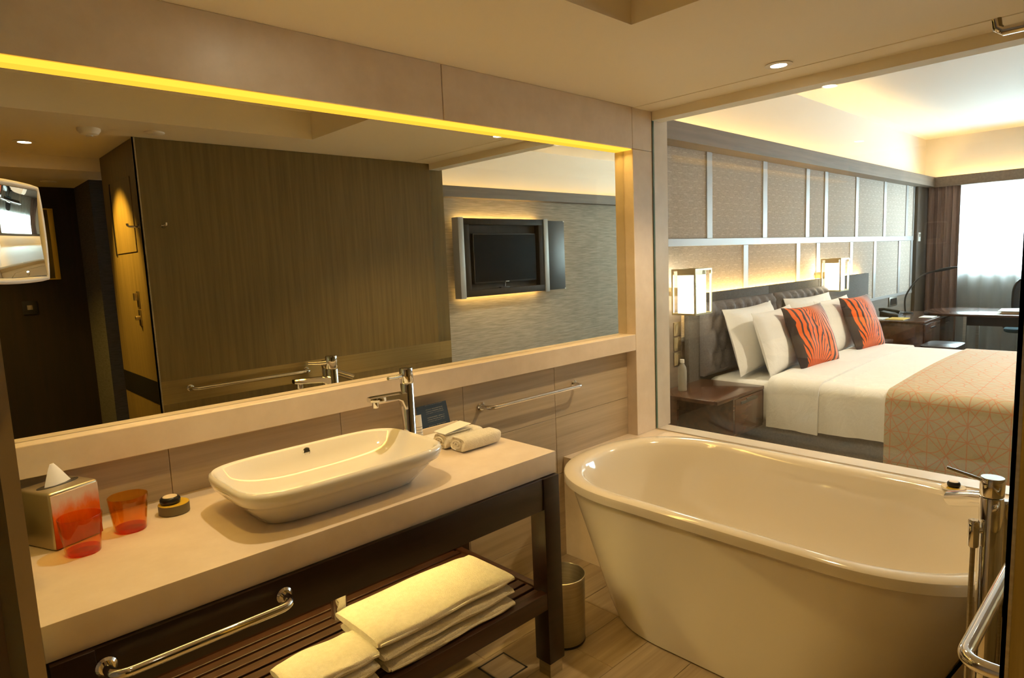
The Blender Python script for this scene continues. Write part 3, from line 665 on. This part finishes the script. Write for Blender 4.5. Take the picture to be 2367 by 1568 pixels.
# robe hooks and door fittings on the wardrobe block
def hook(base, d, label):
    t = thing('robe_hook', label, 'hook', base, 'robe hooks'); b = Vector(base); d = Vector(d)
    part(MB().tube([b, b+d*.006], .014, 16), 'back_plate', M['chrome'], t)
    part(MB().tube([b+d*.004, b+d*.055, b+d*.062+Vector((0,0,.006)), b+d*.064+Vector((0,0,.018))], .0065, 10), 'peg', M['chrome'], t)
hook((-2.098,-2.036,1.853), (-1,0,0), 'chrome robe hook on the end face of the wood panelling')
hook((-1.985,-1.98,1.853), (0,1,0), 'chrome robe hook on the wood panelling opposite the mirror')
for zc_, lb in ((1.42,'small bronze door latch on the end of the wood panelling, upper one'), (1.305,'small bronze door lock on the end of the wood panelling, lower one')):
    t = thing('door_latch', lb, 'latch', (-2.098,-2.235,zc_), 'bronze door fittings')
    part(box(-2.104,-2.098,-2.262,-2.208,zc_-.05,zc_+.05), 'plate', M['frame_brass'], t, bevel=.002)
    part(box(-2.125,-2.103,-2.25,-2.225,zc_-.006,zc_+.04) if zc_ > 1.4 else MB().lathe([(.014,0),(.014,-.02),(.012,-.024)], (-2.104,-2.235,zc_), 20, axis='x'), 'knob', M['frame_brass'], t, bevel=.002)
# entry wall: framed panel with its lit edge painted in gold, and a switch plate
t = thing('framed_panel', 'framed dark glass panel with its lit edge painted gold on the entry wall, seen in the mirror', 'picture', (-2.5,-3.835,1.565))
part(box(-2.74,-2.285,-3.835,-3.822,1.575,2.10), 'panel_glass', plain('dark_olive_glass', (.10,.075,.01), .15), t)
GLD = plain('lit_edge_gold', (.80,.55,.06), .35, .4)  # gold colour stands in for the glow of the lit edge
for b6 in ((-2.285,-2.25,1.565,2.109), (-2.77,-2.74,1.565,2.109)): part(box(b6[0],b6[1],-3.836,-3.81,b6[2],b6[3]), 'frame_side', GLD, t, bevel=.002)
for z0 in (1.565, 2.10): part(box(-2.74,-2.285,-3.836,-3.81,z0,z0+.01), 'frame_rail', GLD, t)
t = thing('switch_plate', 'black square switch plate on the dark entry wall', 'switch', (-2.467,-3.835,1.308))
part(box(-2.513,-2.422,-3.836,-3.826,1.308,1.408), 'plate', M['black'], t, bevel=.002); part(box(-2.485,-2.45,-3.827,-3.823,1.343,1.378), 'button', M['steel'], t, bevel=.001)

# magnifying shaving mirror on the partition
MC = Vector((-3.012,-.683,1.648)); aa = math.radians(-45); nv = Vector((math.cos(aa), math.sin(aa), 0)); rv = Vector((-nv.y, nv.x, 0)); uz = Vector((0,0,1))
t = thing('shaving_mirror', 'square white-rimmed magnifying mirror on a swing arm at the far left', 'mirror', tuple(MC-uz*.092))
G = 20; hwid = .088; RAD = .36
def mpt(u, v, depth): return MC + rv*(u*hwid*(1-.05*v*v)) + uz*(v*hwid*0.99*(1-.05*u*u)) + nv*depth
mb = MB(); vs = []; fs = []
for j in range(G+1):
    for i in range(G+1):
        u, v = -1+2*i/G, -1+2*j/G; p = mpt(u*.93, v*.93, 0); d2 = (p-MC).length_squared
        vs.append(tuple(p + nv*(d2/(2*RAD)-.004)))
for j in range(G):
    for i in range(G): k = j*(G+1)+i; fs.append((k, k+1, k+G+2, k+G+1))
mb.add(vs, fs); part(mb, 'concave_glass', M['mirror'], t)
rim = []
for side in range(4):
    for k in range(12):
        q = -1+2*k/12; u, v = ((q,-1), (1,q), (-q,1), (-1,-q))[side]; rim.append(mpt(u, v, .006))
rim.append(rim[0]); rim.append(rim[1])
part(MB().tube(rim, .0055, 10), 'rim', M['whiteplastic'], t)
bk = MB(); ring0 = [tuple(p - nv*.014) for p in rim[:-2]]; ring1 = [tuple(p - nv*.004) for p in rim[:-2]]; bk.loft([ring0, ring1], True, False); part(bk, 'back_shell', M['whiteplastic'], t)
part(MB().tube([MC-nv*.012, MC-nv*.05+Vector((-.01,.02,0)), (-3.02,-.50,1.648), (-3.037,-.44,1.648)], .007, 10), 'swing_arm', M['chrome'], t)
part(MB().lathe([(.028,0),(.028,.008)], (-3.038,-.44,1.648), 24, axis='x'), 'wall_plate', M['chrome'], t)

# ================================================================== BEDROOM THINGS
# daylight guided through the window opening (portal of the sky, gives no light of its own)
ld = bpy.data.lights.new('window_portal', 'AREA'); ld.shape = 'RECTANGLE'; ld.size = 3.2; ld.size_y = 1.2; ld.cycles.is_portal = True
lo = bpy.data.objects.new('window_portal', ld); COL.objects.link(lo); lo.location = (XW+.22, -1.585, 1.70); lo.rotation_euler = (0, PI/2, 0)
lo.rotation_euler = Vector((-1,0,0)).to_track_quat('-Z', 'Y').to_euler()

def wavy(x, y0, y1, z0, z1, amp, wl, thick, name, mat, label, cat, grp):
    n = int(abs(y1-y0)/wl*10); rows = []
    for zq in (0, .5, 1):
        z = z0 + (z1-z0)*zq; a = amp*(1.0 - .35*zq); front = []; back = []
        for k in range(n+1):
            y = y0 + (y1-y0)*k/n; w = a*math.sin(2*PI*(y-y0)/wl + .6*math.sin(3*y)) + .3*a*math.sin(2*PI*(y-y0)/wl*2.3)
            front.append((x+w, y, z)); back.append((x+w+thick, y, z))
        rows.append(front + back[::-1])
    o = build(MB().loft(rows), name, mat, origin=(x, (y0+y1)/2, z0)); return tag(o, label, cat, grp)
wavy(7.28, .415, .03, .02, 2.33, .028, .095, .006, 'curtain', M['drape'], 'brown curtain drawn aside between the dark post and the bright window', 'curtain', 'brown curtains')
wavy(7.28, -3.15, -3.6, .02, 2.33, .028, .095, .006, 'curtain', M['drape'], 'brown curtain at the far end of the window, beside the television wall', 'curtain', 'brown curtains')
wavy(7.345, .06, -3.5, .03, 2.33, .018, .17, .0015, 'sheer_curtain', M['sheer'], 'white sheer curtain hanging across the whole window', 'curtain', None)
o = build(box(7.24, 7.40, -3.6, .42, 2.325, 2.3345), 'curtain_track', M['beam'], origin=(7.32,-1.6,2.325)); tag(o, 'slim dark curtain track under the window cove', 'curtain track')

# bed
t = thing('bed', 'wide upholstered bed with a grey fabric base', 'bed', (2.35,-.65,0))
part(box(1.29,3.41,-1.66,.40,.09,.33), 'base', M['greyfab'], t, bevel=.02)
for x in (1.40, 3.30):
    for y in (-1.55, .25): part(box(x-.03,x+.03,y-.03,y+.03,0,.09), 'leg', M['espresso'], t)
part(box(1.262,3.438,-1.67,.385,.33,.612), 'mattress', M['linen'], t, bevel=.06, seg=4)
def bedprof(off, zh, wav=0.0):
    L_ = []
    xl, xr = 1.245-off, 3.455+off
    for z in (zh, zh+.07, zh+.14, .50, .56): L_.append((xl + wav*(1 if z < .45 else .4), z))
    for k in range(1, 6):
        a = PI - k*PI/10; L_.append((xl+.09+.09*math.cos(a), .56+(.085+off)*math.sin(a)))
    for k in range(1, 10):
        q = k/10; L_.append((xl+.09+(xr-xl-.18)*q, .645+off+.018*math.sin(PI*q)))
    for k in range(5, 0, -1):
        a = k*PI/10; L_.append((xr-.09+.09*math.cos(a), .56+(.085+off)*math.sin(a)))
    for z in (.56, .50, zh+.14, zh+.07, zh): L_.append((xr - wav*(1 if z < .45 else .4), z))
    return L_
def drape(y0, y1, off, zh, th, name, mat, parent, n=40, wamp=.006, uv=False, seed=0):
    rings = []; uvs = []
    for k in range(n+1):
        y = y0 + (y1-y0)*k/n; w = wamp*math.sin(23*y+seed) + wamp*.6*math.sin(51*y+seed*2)
        o_ = bedprof(off, zh + .006*math.sin(5*y+seed), w); i_ = bedprof(off-th, zh + .006*math.sin(5*y+seed), w)
        ring = [(x, y, z) for x, z in o_] + [(x, y, z) for x, z in reversed(i_)]
        rings.append(ring)
        if uv:
            s_ = 0; us = [0]
            for a, b in zip(o_, o_[1:]): s_ += math.dist(a, b); us.append(s_)
            uvs += [(q, y) for q in us] + [(q, y) for q in reversed(us)]
    mb = MB().loft(rings)
    if uv: mb.uv = uvs
    return build(mb, name, mat, parent=parent, origin=None if parent else (2.35, (y0+y1)/2, .65))
t = thing('duvet', 'white duvet tucked over the bed with its top turned down', 'duvet', (2.35,-.9,.65))
drape(-.20, -1.72, .0, .315, .03, 'cover', M['linen'], t, 60); drape(-.105, -.46, .014, .30, .012, 'turned_fold', M['linen'], t, 30, .007, seed=2)
o = drape(-.865, -1.52, .012, .10, .010, 'bed_runner', M['runner'], None, 40, .003, True); tag(o, 'gold bed runner with orange line lattice across the foot of the bed', 'bed runner')
def pillow(w, h, th, c, lean, yaw, name, mat, label, cat, grp, seed=0, roll=0.0):
    n = 22; mb = MB(); fr = []; bk = []; rnd = random.Random(seed); p1, p2, p3 = [rnd.random()*6 for _ in range(3)]
    for j in range(n+1):
        for i in range(n+1):
            u, v = -1+2*i/n, -1+2*j/n
            x = u*w/2*(1-.07*(1-v*v)); z = v*h/2*(1-.07*(1-u*u))
            tt = th/2*max(0, (1-abs(u)**2.6)*(1-abs(v)**2.6))**.55
            wr = .006*math.sin(7*u+3*v+p1)*math.sin(5*v-4*u+p2)*(1-abs(u)**4)*(1-abs(v)**4)
            fr.append((x, -tt*(1.0+.12*math.sin(3*u+p3)) - wr, z+h/2)); bk.append((x, tt*.75+.002, z+h/2))
    fs = []
    m1 = (n+1)*(n+1)
    for j in range(n):
        for i in range(n):
            k = j*(n+1)+i; fs.append((k, k+1, k+n+2, k+n+1)); fs.append((m1+k, m1+k+n+1, m1+k+n+2, m1+k+1))
    bd = [i for i in range(n+1)] + [j*(n+1)+n for j in range(1, n+1)] + [n*(n+1)+i for i in range(n-1, -1, -1)] + [j*(n+1) for j in range(n-1, 0, -1)]
    for a, b in zip(bd, bd[1:]+bd[:1]): fs.append((a, m1+a, m1+b, b))
    mb.add(fr+bk, fs); o = build(mb, name, mat, origin=(0,0,0))
    o.data.transform(Matrix.Translation((0,0,-h/2)))
    o.location = Vector(c) + Vector((0,0,0)); o.rotation_euler = (lean, roll, yaw); tag(o, label, cat, grp); return o
rad = math.radians
pillow(.95,.52,.18,(1.74,.215,.885),rad(-16),rad(4),'pillow',M['linen'],'white pillow leaning on the headboard nearest the bedside bottle','pillow','white bed pillows',1)
pillow(.88,.50,.19,(1.80,.045,.865),rad(-17),rad(6),'pillow',M['linen'],'white pillow behind the first orange cushion','pillow','white bed pillows',2)
pillow(.95,.52,.18,(2.90,.215,.885),rad(-16),rad(-2),'pillow',M['linen'],'white pillow leaning on the far half of the headboard','pillow','white bed pillows',3)
pillow(.92,.50,.19,(3.02,.045,.865),rad(-17),rad(3),'pillow',M['linen'],'white pillow behind the second orange cushion','pillow','white bed pillows',4)
pillow(.60,.50,.17,(1.96,-.125,.885),rad(-20),rad(-6),'cushion',M['palm'],'orange and black palm leaf cushion nearest the glass wall','cushion','palm leaf cushions',5)
pillow(.60,.50,.17,(3.08,-.135,.885),rad(-20),rad(-4),'cushion',M['palm'],'orange and black palm leaf cushion on the far side of the bed','cushion','palm leaf cushions',6)
# headboard
t = thing('headboard', 'long dark headboard panel with two tufted grey cushions', 'headboard', (2.9,.44,.25))
part(box(1.04,2.36,.400,.440,.25,1.255), 'board', M['charcoal'], t, bevel=.003); part(box(2.363,3.66,.400,.440,.25,1.255), 'board', M['charcoal'], t, bevel=.003); part(box(3.663,4.92,.400,.440,.25,1.255), 'board', M['charcoal'], t, bevel=.003)
for (x0, x1) in ((1.19,2.365), (2.385,3.56)):
    nx, nz = 64, 24; z0, z1 = .625, 1.185; vs = []; fs = []
    for j in range(nz+1):
        for i in range(nx+1):
            q, s_ = i/nx, j/nz; x = x0+(x1-x0)*q; z = z0+(z1-z0)*s_
            a, b = (x-x0)/.145, (z-z0)/.27; pf = (abs(math.sin(PI*(a+b))*math.sin(PI*(a-b))))**.45
            ed = min(1, min(q, 1-q)*22)**.5 * min(1, min(s_, 1-s_)*11)**.5
            vs.append((x, .335-.034*pf*ed+ (1-ed)*.03, z))
    for j in range(nz):
        for i in range(nx): k = j*(nx+1)+i; fs.append((k, k+1, k+nx+2, k+nx+1))
    nb = len(vs); vs += [(x0,.399,z0),(x1,.399,z0),(x1,.399,z1),(x0,.399,z1)]
    bl = [i for i in range(nx+1)]; rt = [j*(nx+1)+nx for j in range(nz+1)]; tpp = [nz*(nx+1)+i for i in range(nx+1)]; lf = [j*(nx+1) for j in range(nz+1)]
    fs += [tuple(bl[::-1])+(nb, nb+1), tuple(rt[::-1])+(nb+1, nb+2), tuple(tpp)+(nb+2, nb+3), tuple(lf)+(nb+3, nb)]
    part(MB().add(vs, fs), 'tufted_pad', M['padgrey'], t)
o = build(box(1.1,4.85,.442,.462,1.195,1.21), 'headboard_light', M['backlight'], origin=(3,.478,1.2)); tag(o, 'warm light strip hidden along the top of the headboard', 'light strip')

# bedside tables
def nightstand(x0, x1, label):
    t = thing('nightstand', label, 'nightstand', ((x0+x1)/2, .2, .31), 'wall-hung bedside tables'); y0, y1 = -.085, .398
    part(box(x0,x1,y0,y1,.575,.60), 'top', M['darkwood'], t, bevel=.002); part(box(x0,x1,y0+.01,y1,.31,.33), 'bottom', M['darkwood'], t, bevel=.001)
    part(box(x1-.02,x1,y0+.005,y1,.33,.575), 'side_panel', M['darkwood'], t); part(box(x0+.22,x0+.24,y0+.005,y1,.33,.575), 'divider', M['darkwood'], t)
    part(box(x0,x1,y1-.015,y1,.33,.575), 'back_panel', M['espresso'], t); part(box(x0,x0+.02,y0+.30,y1,.33,.575), 'end_panel', M['darkwood'], t)
    d = part(box(x0+.245,x1-.023,y0+.002,y0+.022,.334,.571), 'drawer', M['darkwood'], t, bevel=.001)
    part(box(x0+.32,x1-.10,y0-.001,y0+.004,.528,.545), 'handle_slot', M['black'], d); part(box(x0+.40,x1-.14,y0-.003,y0+.003,.540,.556), 'handle_notch', M['black'], d)
nightstand(.571, 1.236, 'polished dark wood bedside table carrying the water bottle'); nightstand(3.50, 4.16, 'polished dark wood bedside table on the far side of the bed')
t = thing('water_bottle', 'clear plastic water bottle with a white cap on the bedside table', 'bottle', (.764,.29,.60))
part(MB().lathe([(.028,0),(.031,.004),(.031,.02),(.029,.03),(.031,.045),(.0295,.06),(.031,.075),(.031,.145),(.027,.168),(.016,.188),(.013,.195),(.013,.203)], (.764,.29,.6005), 24), 'bottle_body', M['bottle'], t)
part(MB().lathe([(.029,.003),(.029,.05),(.0285,.052)], (.764,.29,.6005), 24), 'water', thinglass('water', (.96,.95,.90), .06, .0), t)
part(MB().lathe([(.0155,.199),(.0155,.221),(.0145,.223)], (.764,.29,.6005), 20), 'cap', M['whiteplastic'], t)
# lantern wall lamps
def lantern(x0, y0, label):
    w, d, z0, z1 = .225, .190, 1.132, 1.455; x1, y1 = x0+w, y0+d
    t = thing('wall_lamp', label, 'lamp', ((x0+x1)/2, YB-.005, z0), 'lantern wall lamps'); b = .013
    for x in (x0, x1-b):
        for y in (y0, y1-b): part(box(x,x+b,y,y+b,z0,z1), 'frame_post', M['frame_brass'], t)
    for z in (z0, z1-b):
        for y in (y0, y1-b): part(box(x0+b,x1-b,y,y+b,z,z+b), 'frame_bar', M['frame_brass'], t)
        for x in (x0, x1-b): part(box(x,x+b,y0+b,y1-b,z,z+b), 'frame_bar', M['frame_brass'], t)
    part(box(x0+.03,x1-.03,y0+.03,y1-.03,z0+.014,z1-.045), 'shade', M['shade'], t, bevel=.004)
    part(box(x0+.03,x1-.03,y0+.03,y1-.03,z1-.045,z1-.012), 'shade_cap', M['frame_brass'], t)
    part(box((x0+x1)/2-.03,(x0+x1)/2+.03,y1-b,YB-.005,1.26,1.32), 'wall_arm', M['frame_brass'], t, bevel=.003)
lantern(.795, .20, 'glowing lantern wall lamp above the water bottle'); lantern(3.48, .20, 'glowing lantern wall lamp on the far side of the headboard')
# switch plates beside the bed
part(box(.86,1.036,.462,.476,.3,1.29), 'switch_board', M['beam'], wh)
for k, nme in enumerate(('top', 'middle', 'bottom')):
    zq = 1.01 - k*.112; t = thing('bedside_switch', 'bronze switch plate behind the bottle, %s of the column' % nme, 'switch', (.97,.458,zq-.05), 'bedside switch plates')
    part(box(.925,1.015,.452,.462,zq-.05,zq+.05), 'plate', M['frame_brass'], t, bevel=.003); part(box(.94,1.0,.449,.453,zq-.035,zq+.035), 'rocker', M['frame_brass'], t, bevel=.002)
# credenza and desk by the window
t = thing('credenza', 'dark wood drawer cabinet between the bed and the desk', 'cabinet', (5.4,.14,0))
part(box(4.80,6.05,-.19,.398,.06,.70), 'body', M['darkwood'], t, bevel=.002); part(box(4.785,6.07,-.205,.398,.70,.725), 'top', M['darkwood'], t, bevel=.003); part(box(4.84,6.0,-.15,.38,0,.06), 'plinth', M['black'], t)
for k in range(2):
    d = part(box(4.82+.61*k,5.42+.61*k,-.208,-.188,.40,.69), 'drawer', M['darkwood'], t, bevel=.002); part(box(5.02+.61*k,5.22+.61*k,-.214,-.206,.63,.645), 'drawer_pull', M['black'], d)
    d = part(box(4.82+.61*k,5.42+.61*k,-.208,-.188,.08,.39), 'drawer', M['darkwood'], t, bevel=.002); part(box(5.02+.61*k,5.22+.61*k,-.214,-.206,.33,.345), 'drawer_pull', M['black'], d)
t = thing('desk', 'dark desk with a rounded end in front of the window', 'desk', (6.0,-.95,0))
poly = [(6.4,-1.95),(5.5,-1.95)] + [(5.5,-.25)] + [(5.95-.45*math.cos(a), -.25+.32*math.sin(a)) for a in [PI*k/14 for k in range(1, 14)]] + [(6.4,-.25)]
part(MB().prism(poly, .727, .752), 'desk_top', M['darkwood'], t, bevel=.003)
for y in (-.42, -1.85):
    part(MB().box(5.60,5.63,y,y+.03,0,.727).box(6.27,6.30,y,y+.03,0,.727).box(5.63,6.27,y,y+.03,.02,.05), 'leg_frame', M['steel'], t)
part(box(5.75,5.78,-1.82,-.39,.60,.70), 'modesty_rail', M['espresso'], t)
t = thing('desk_lamp', 'black desk lamp with a long curved arm on the credenza', 'lamp', (5.72,.23,.725))
part(MB().lathe([(.085,0),(.085,.012),(.03,.022)], (5.72,.23,.7255), 28), 'base', M['black'], t)
cps = [Vector((5.72,.23,.74)), Vector((5.74,.23,.95)), Vector((5.92,.12,1.17)), Vector((6.05,-.05,1.235)), Vector((6.15,-.20,1.266))]
crv = []
for k in range(25):
    q = k/24*(len(cps)-1); i = min(int(q), len(cps)-2); f = q-i; a = cps[max(i-1,0)]; b = cps[i]; c = cps[i+1]; d = cps[min(i+2,len(cps)-1)]
    crv.append(.5*((2*b)+(c-a)*f+(2*a-5*b+4*c-d)*f*f+(3*b-a-3*c+d)*f*f*f))
part(MB().tube(crv, [.010]*15+[.011,.013,.016,.019,.020,.019,.017,.014,.010,.006], 12), 'arm', M['black'], t)
t = thing('telephone', 'black telephone on the credenza beside the lamp base', 'telephone', (5.35,.28,.725))
part(MB().loft([[(5.26,.18,z0),(5.46,.18,z0),(5.46,.38,z1),(5.26,.38,z1)] for z0, z1 in ((.7255,.7255),(.745,.785))]), 'phone_body', M['black'], t, bevel=.004)
part(MB().tube([(5.285,.17,.775),(5.285,.22,.79),(5.285,.34,.81),(5.285,.39,.80)], [.022,.016,.016,.022], 12), 'handset', M['black'], t)
o = build(box(4.86,5.12,.02,.20,.7255,.733), 'notepad', plain('yellow_pad', (.72,.48,.06), .6), origin=(4.99,.11,.7255)); tag(o, 'yellow notepad at the bed end of the credenza', 'notepad')
o = build(box(4.86,5.1,.23,.40,.7255,.731), 'leaflet', M['paper'], origin=(4.98,.31,.7255)); tag(o, 'white leaflet lying by the telephone', 'leaflet', 'leaflets on the credenza')
o = build(box(5.22,5.44,-.17,-.04,.7255,.731), 'leaflet', M['paper'], origin=(5.33,-.1,.7255)); tag(o, 'white leaflet near the front edge of the credenza', 'leaflet', 'leaflets on the credenza')
o = build(box(5.55,5.92,-.72,-.48,.7525,.7545), 'paper_sheet', M['paper'], origin=(5.7,-.6,.7525)); tag(o, 'white sheet of paper lying flat on the desk', 'paper')
t = thing('book', 'thick book with tan cover edges under loose papers on the desk', 'book', (5.8,-.85,.7525))
part(box(5.64,5.94,-1.0,-.72,.7525,.758), 'cover', plain('tan_cover', (.42,.25,.10), .6), t); part(box(5.65,5.93,-.99,-.73,.758,.778), 'page_block', M['kraft'], t); part(box(5.64,5.94,-1.0,-.72,.778,.783), 'cover', M['paper'], t)
o = build(MB().loft([[(5.62,-1.02,z),(5.98,-1.0,z+.012),(5.97,-.68,z+.002),(5.63,-.70,z)] for z in (.7842,.7865)]), 'paper_sheet', M['paper'], origin=(5.8,-.85,.784)); tag(o, 'loose white papers fanned on top of the book', 'paper')
# office chair beyond the desk
t = thing('office_chair', 'dark blue mesh office chair on castors beyond the desk', 'chair', (6.78,-.86,0))
NAVY = mottled('navy_mesh', (.018,.026,.040), (.035,.048,.066), (200,200,200), .7); TEAL = plain('teal_seat', (.020,.075,.10), .7)
sb = [];
for z in (.44, .455, .485, .50):
    k_ = .92 if z in (.44,.50) else 1.0; sb.append([(x, y, z) for x, y in superellipse(6.76,-.86,.24*k_,.26*k_,4,40)])
part(MB().loft(sb), 'seat', TEAL, t)
def chair_back(k_): return [(6.98+.05*((z-.82)/.3)**2*0+.06*(z-.6), -.86+y, z) for y, z in [(a*k_, .83+(b-.83)*k_) for a, b in superellipse(0,.83,.235,.265,3.2,40)]]
part(MB().loft([[(x-.008,y,z) for x,y,z in chair_back(1.0)], [(x+.012,y,z) for x,y,z in chair_back(1.0)]]), 'backrest', NAVY, t)
rm = chair_back(1.0); part(MB().tube(rm+rm[:2], .014, 8), 'back_rim', M['black'], t)
part(MB().tube([(6.9,-.86,.44),(7.0,-.86,.50),(7.02,-.86,.75)], .02, 8), 'back_support', M['black'], t)
for s_ in (-1, 1): part(MB().tube([(6.82,-.86+s_*.26,.45),(6.84,-.86+s_*.31,.52),(6.84,-.86+s_*.31,.66),(6.66,-.86+s_*.31,.67)], .014, 8), 'armrest', M['black'], t)
part(MB().lathe([(.03,.10),(.03,.28),(.02,.28),(.02,.44)], (6.78,-.86,0), 16), 'gas_lift', M['black'], t)
for k in range(5):
    a = 2*PI*k/5+.3; e = (6.78+.28*math.cos(a), -.86+.28*math.sin(a))
    lg = part(MB().tube([(6.78,-.86,.12),(e[0],e[1],.075)], [.026,.015], 8), 'leg', M['black'], t); part(MB().lathe([(.027,-.012),(.028,0),(.027,.012)], (e[0],e[1],.0285), 14, axis='x'), 'castor', M['black'], lg)
# low luggage bench beyond the bed
t = thing('luggage_bench', 'low dark wood bench with a rounded corner between bed and credenza', 'bench', (4.5,-.3,0))
part(MB().prism(superellipse(4.42,-.46,.24,.16,6,40), .50, .545), 'bench_top', M['espresso'], t, bevel=.006)
for x in (4.24, 4.6):
    for y in (-.57, -.35): part(box(x-.02,x+.02,y-.02,y+.02,0,.50), 'leg', M['darkwood'], t)
# fittings on the headboard wall and the post
t = thing('wall_socket', 'silver framed wall socket above the credenza', 'socket', (6.1,.478,.78))
part(box(5.93,6.25,.466,.4745,.78,.90), 'frame', M['steel'], t, bevel=.003); part(box(5.97,6.21,.462,.467,.80,.88), 'face', M['black'], t)
t = thing('thermostat', 'small white thermostat on the dark corner post', 'thermostat', (7.0,.44,1.62))
part(box(6.95,7.05,.425,.4395,1.60,1.72), 'case', M['whiteplastic'], t, bevel=.004); part(box(6.97,7.03,.423,.426,1.66,1.70), 'display', M['steel'], t)
# television cabinet, seen in the mirror
t = thing('media_cabinet', 'wall panel of dark wood framing the television, lit from behind', 'cabinet', (2.59,YT,1.15)); y0, y1 = YT+.06, YT+.17
part(box(1.715,3.09,y0,y0+.03,1.15,2.09), 'back_board', M['panelwood'], t)
for b4 in ((1.715,3.09,2.015,2.09), (1.715,3.09,1.15,1.23), (1.715,1.81,1.23,2.015), (3.0,3.09,1.23,2.015)): part(box(b4[0],b4[1],y0+.03,y1,b4[2],b4[3]), 'frame_board', M['panelwood'], t, bevel=.002)
part(box(3.174,3.535,y0,y1-.03,1.15,2.08), 'side_board', M['panelgrey'], t, bevel=.002)
for z0 in (1.15, 2.065): part(box(3.515,3.538,y1-.031,y1-.024,z0,z0+.015), 'corner_stud', M['steel'], t)
for x0 in (1.636, 3.092): part(box(x0,x0+.08,y0,y1+.01,1.135,2.10), 'steel_strip', M['bronze'], t, bevel=.002)
part(box(1.9,2.9,YT,y0,1.3,1.9), 'wall_bracket', M['black'], t)
t = thing('television', 'flat black television recessed in the dark wall panel', 'television', (2.42,YT+.1,1.30))
part(box(1.885,2.965,YT+.10,YT+.14,1.30,1.91), 'bezel', M['black'], t, bevel=.004); part(box(1.90,2.95,YT+.1395,YT+.142,1.322,1.897), 'screen', M['screen'], t)
part(box(2.40,2.46,YT+.1395,YT+.1415,1.307,1.315), 'maker_mark', M['steel'], t)
part(MB().tube([(2.40,YT+.13,1.30),(2.38,YT+.145,1.26),(2.36,YT+.145,1.235)], .006, 8), 'cable', M['black'], t); part(box(2.30,2.45,YT+.12,YT+.16,1.2305,1.245), 'sensor_box', M['black'], t, bevel=.003)
for z0, lb in ((2.072,'warm light strip behind the top edge of the television panel'), (1.154,'warm light strip behind the bottom edge of the television panel')):
    o = build(box(1.72,3.10,YT+.040,YT+.058,z0,z0+.014), 'panel_light', M['backlight'], origin=(2.6,YT+.01,z0)); tag(o, lb, 'light strip', 'television panel lights')
o = build(box(3.505,3.519,YT+.040,YT+.058,1.2,2.04), 'panel_light', M['backlight_dim'], origin=(3.51,YT+.05,1.2)); tag(o, 'upright light strip behind the right edge of the television panel', 'light strip', 'television panel lights')
# bedroom ceiling lamp glow comes from coves; unseen downlight added to brighten duvet and pillows
downlight(2.2, -1.95, ZB, 145, 'added unseen downlight in the bedroom ceiling brightening the bed', col=(1.0,.84,.62), grp='recessed ceiling downlights')
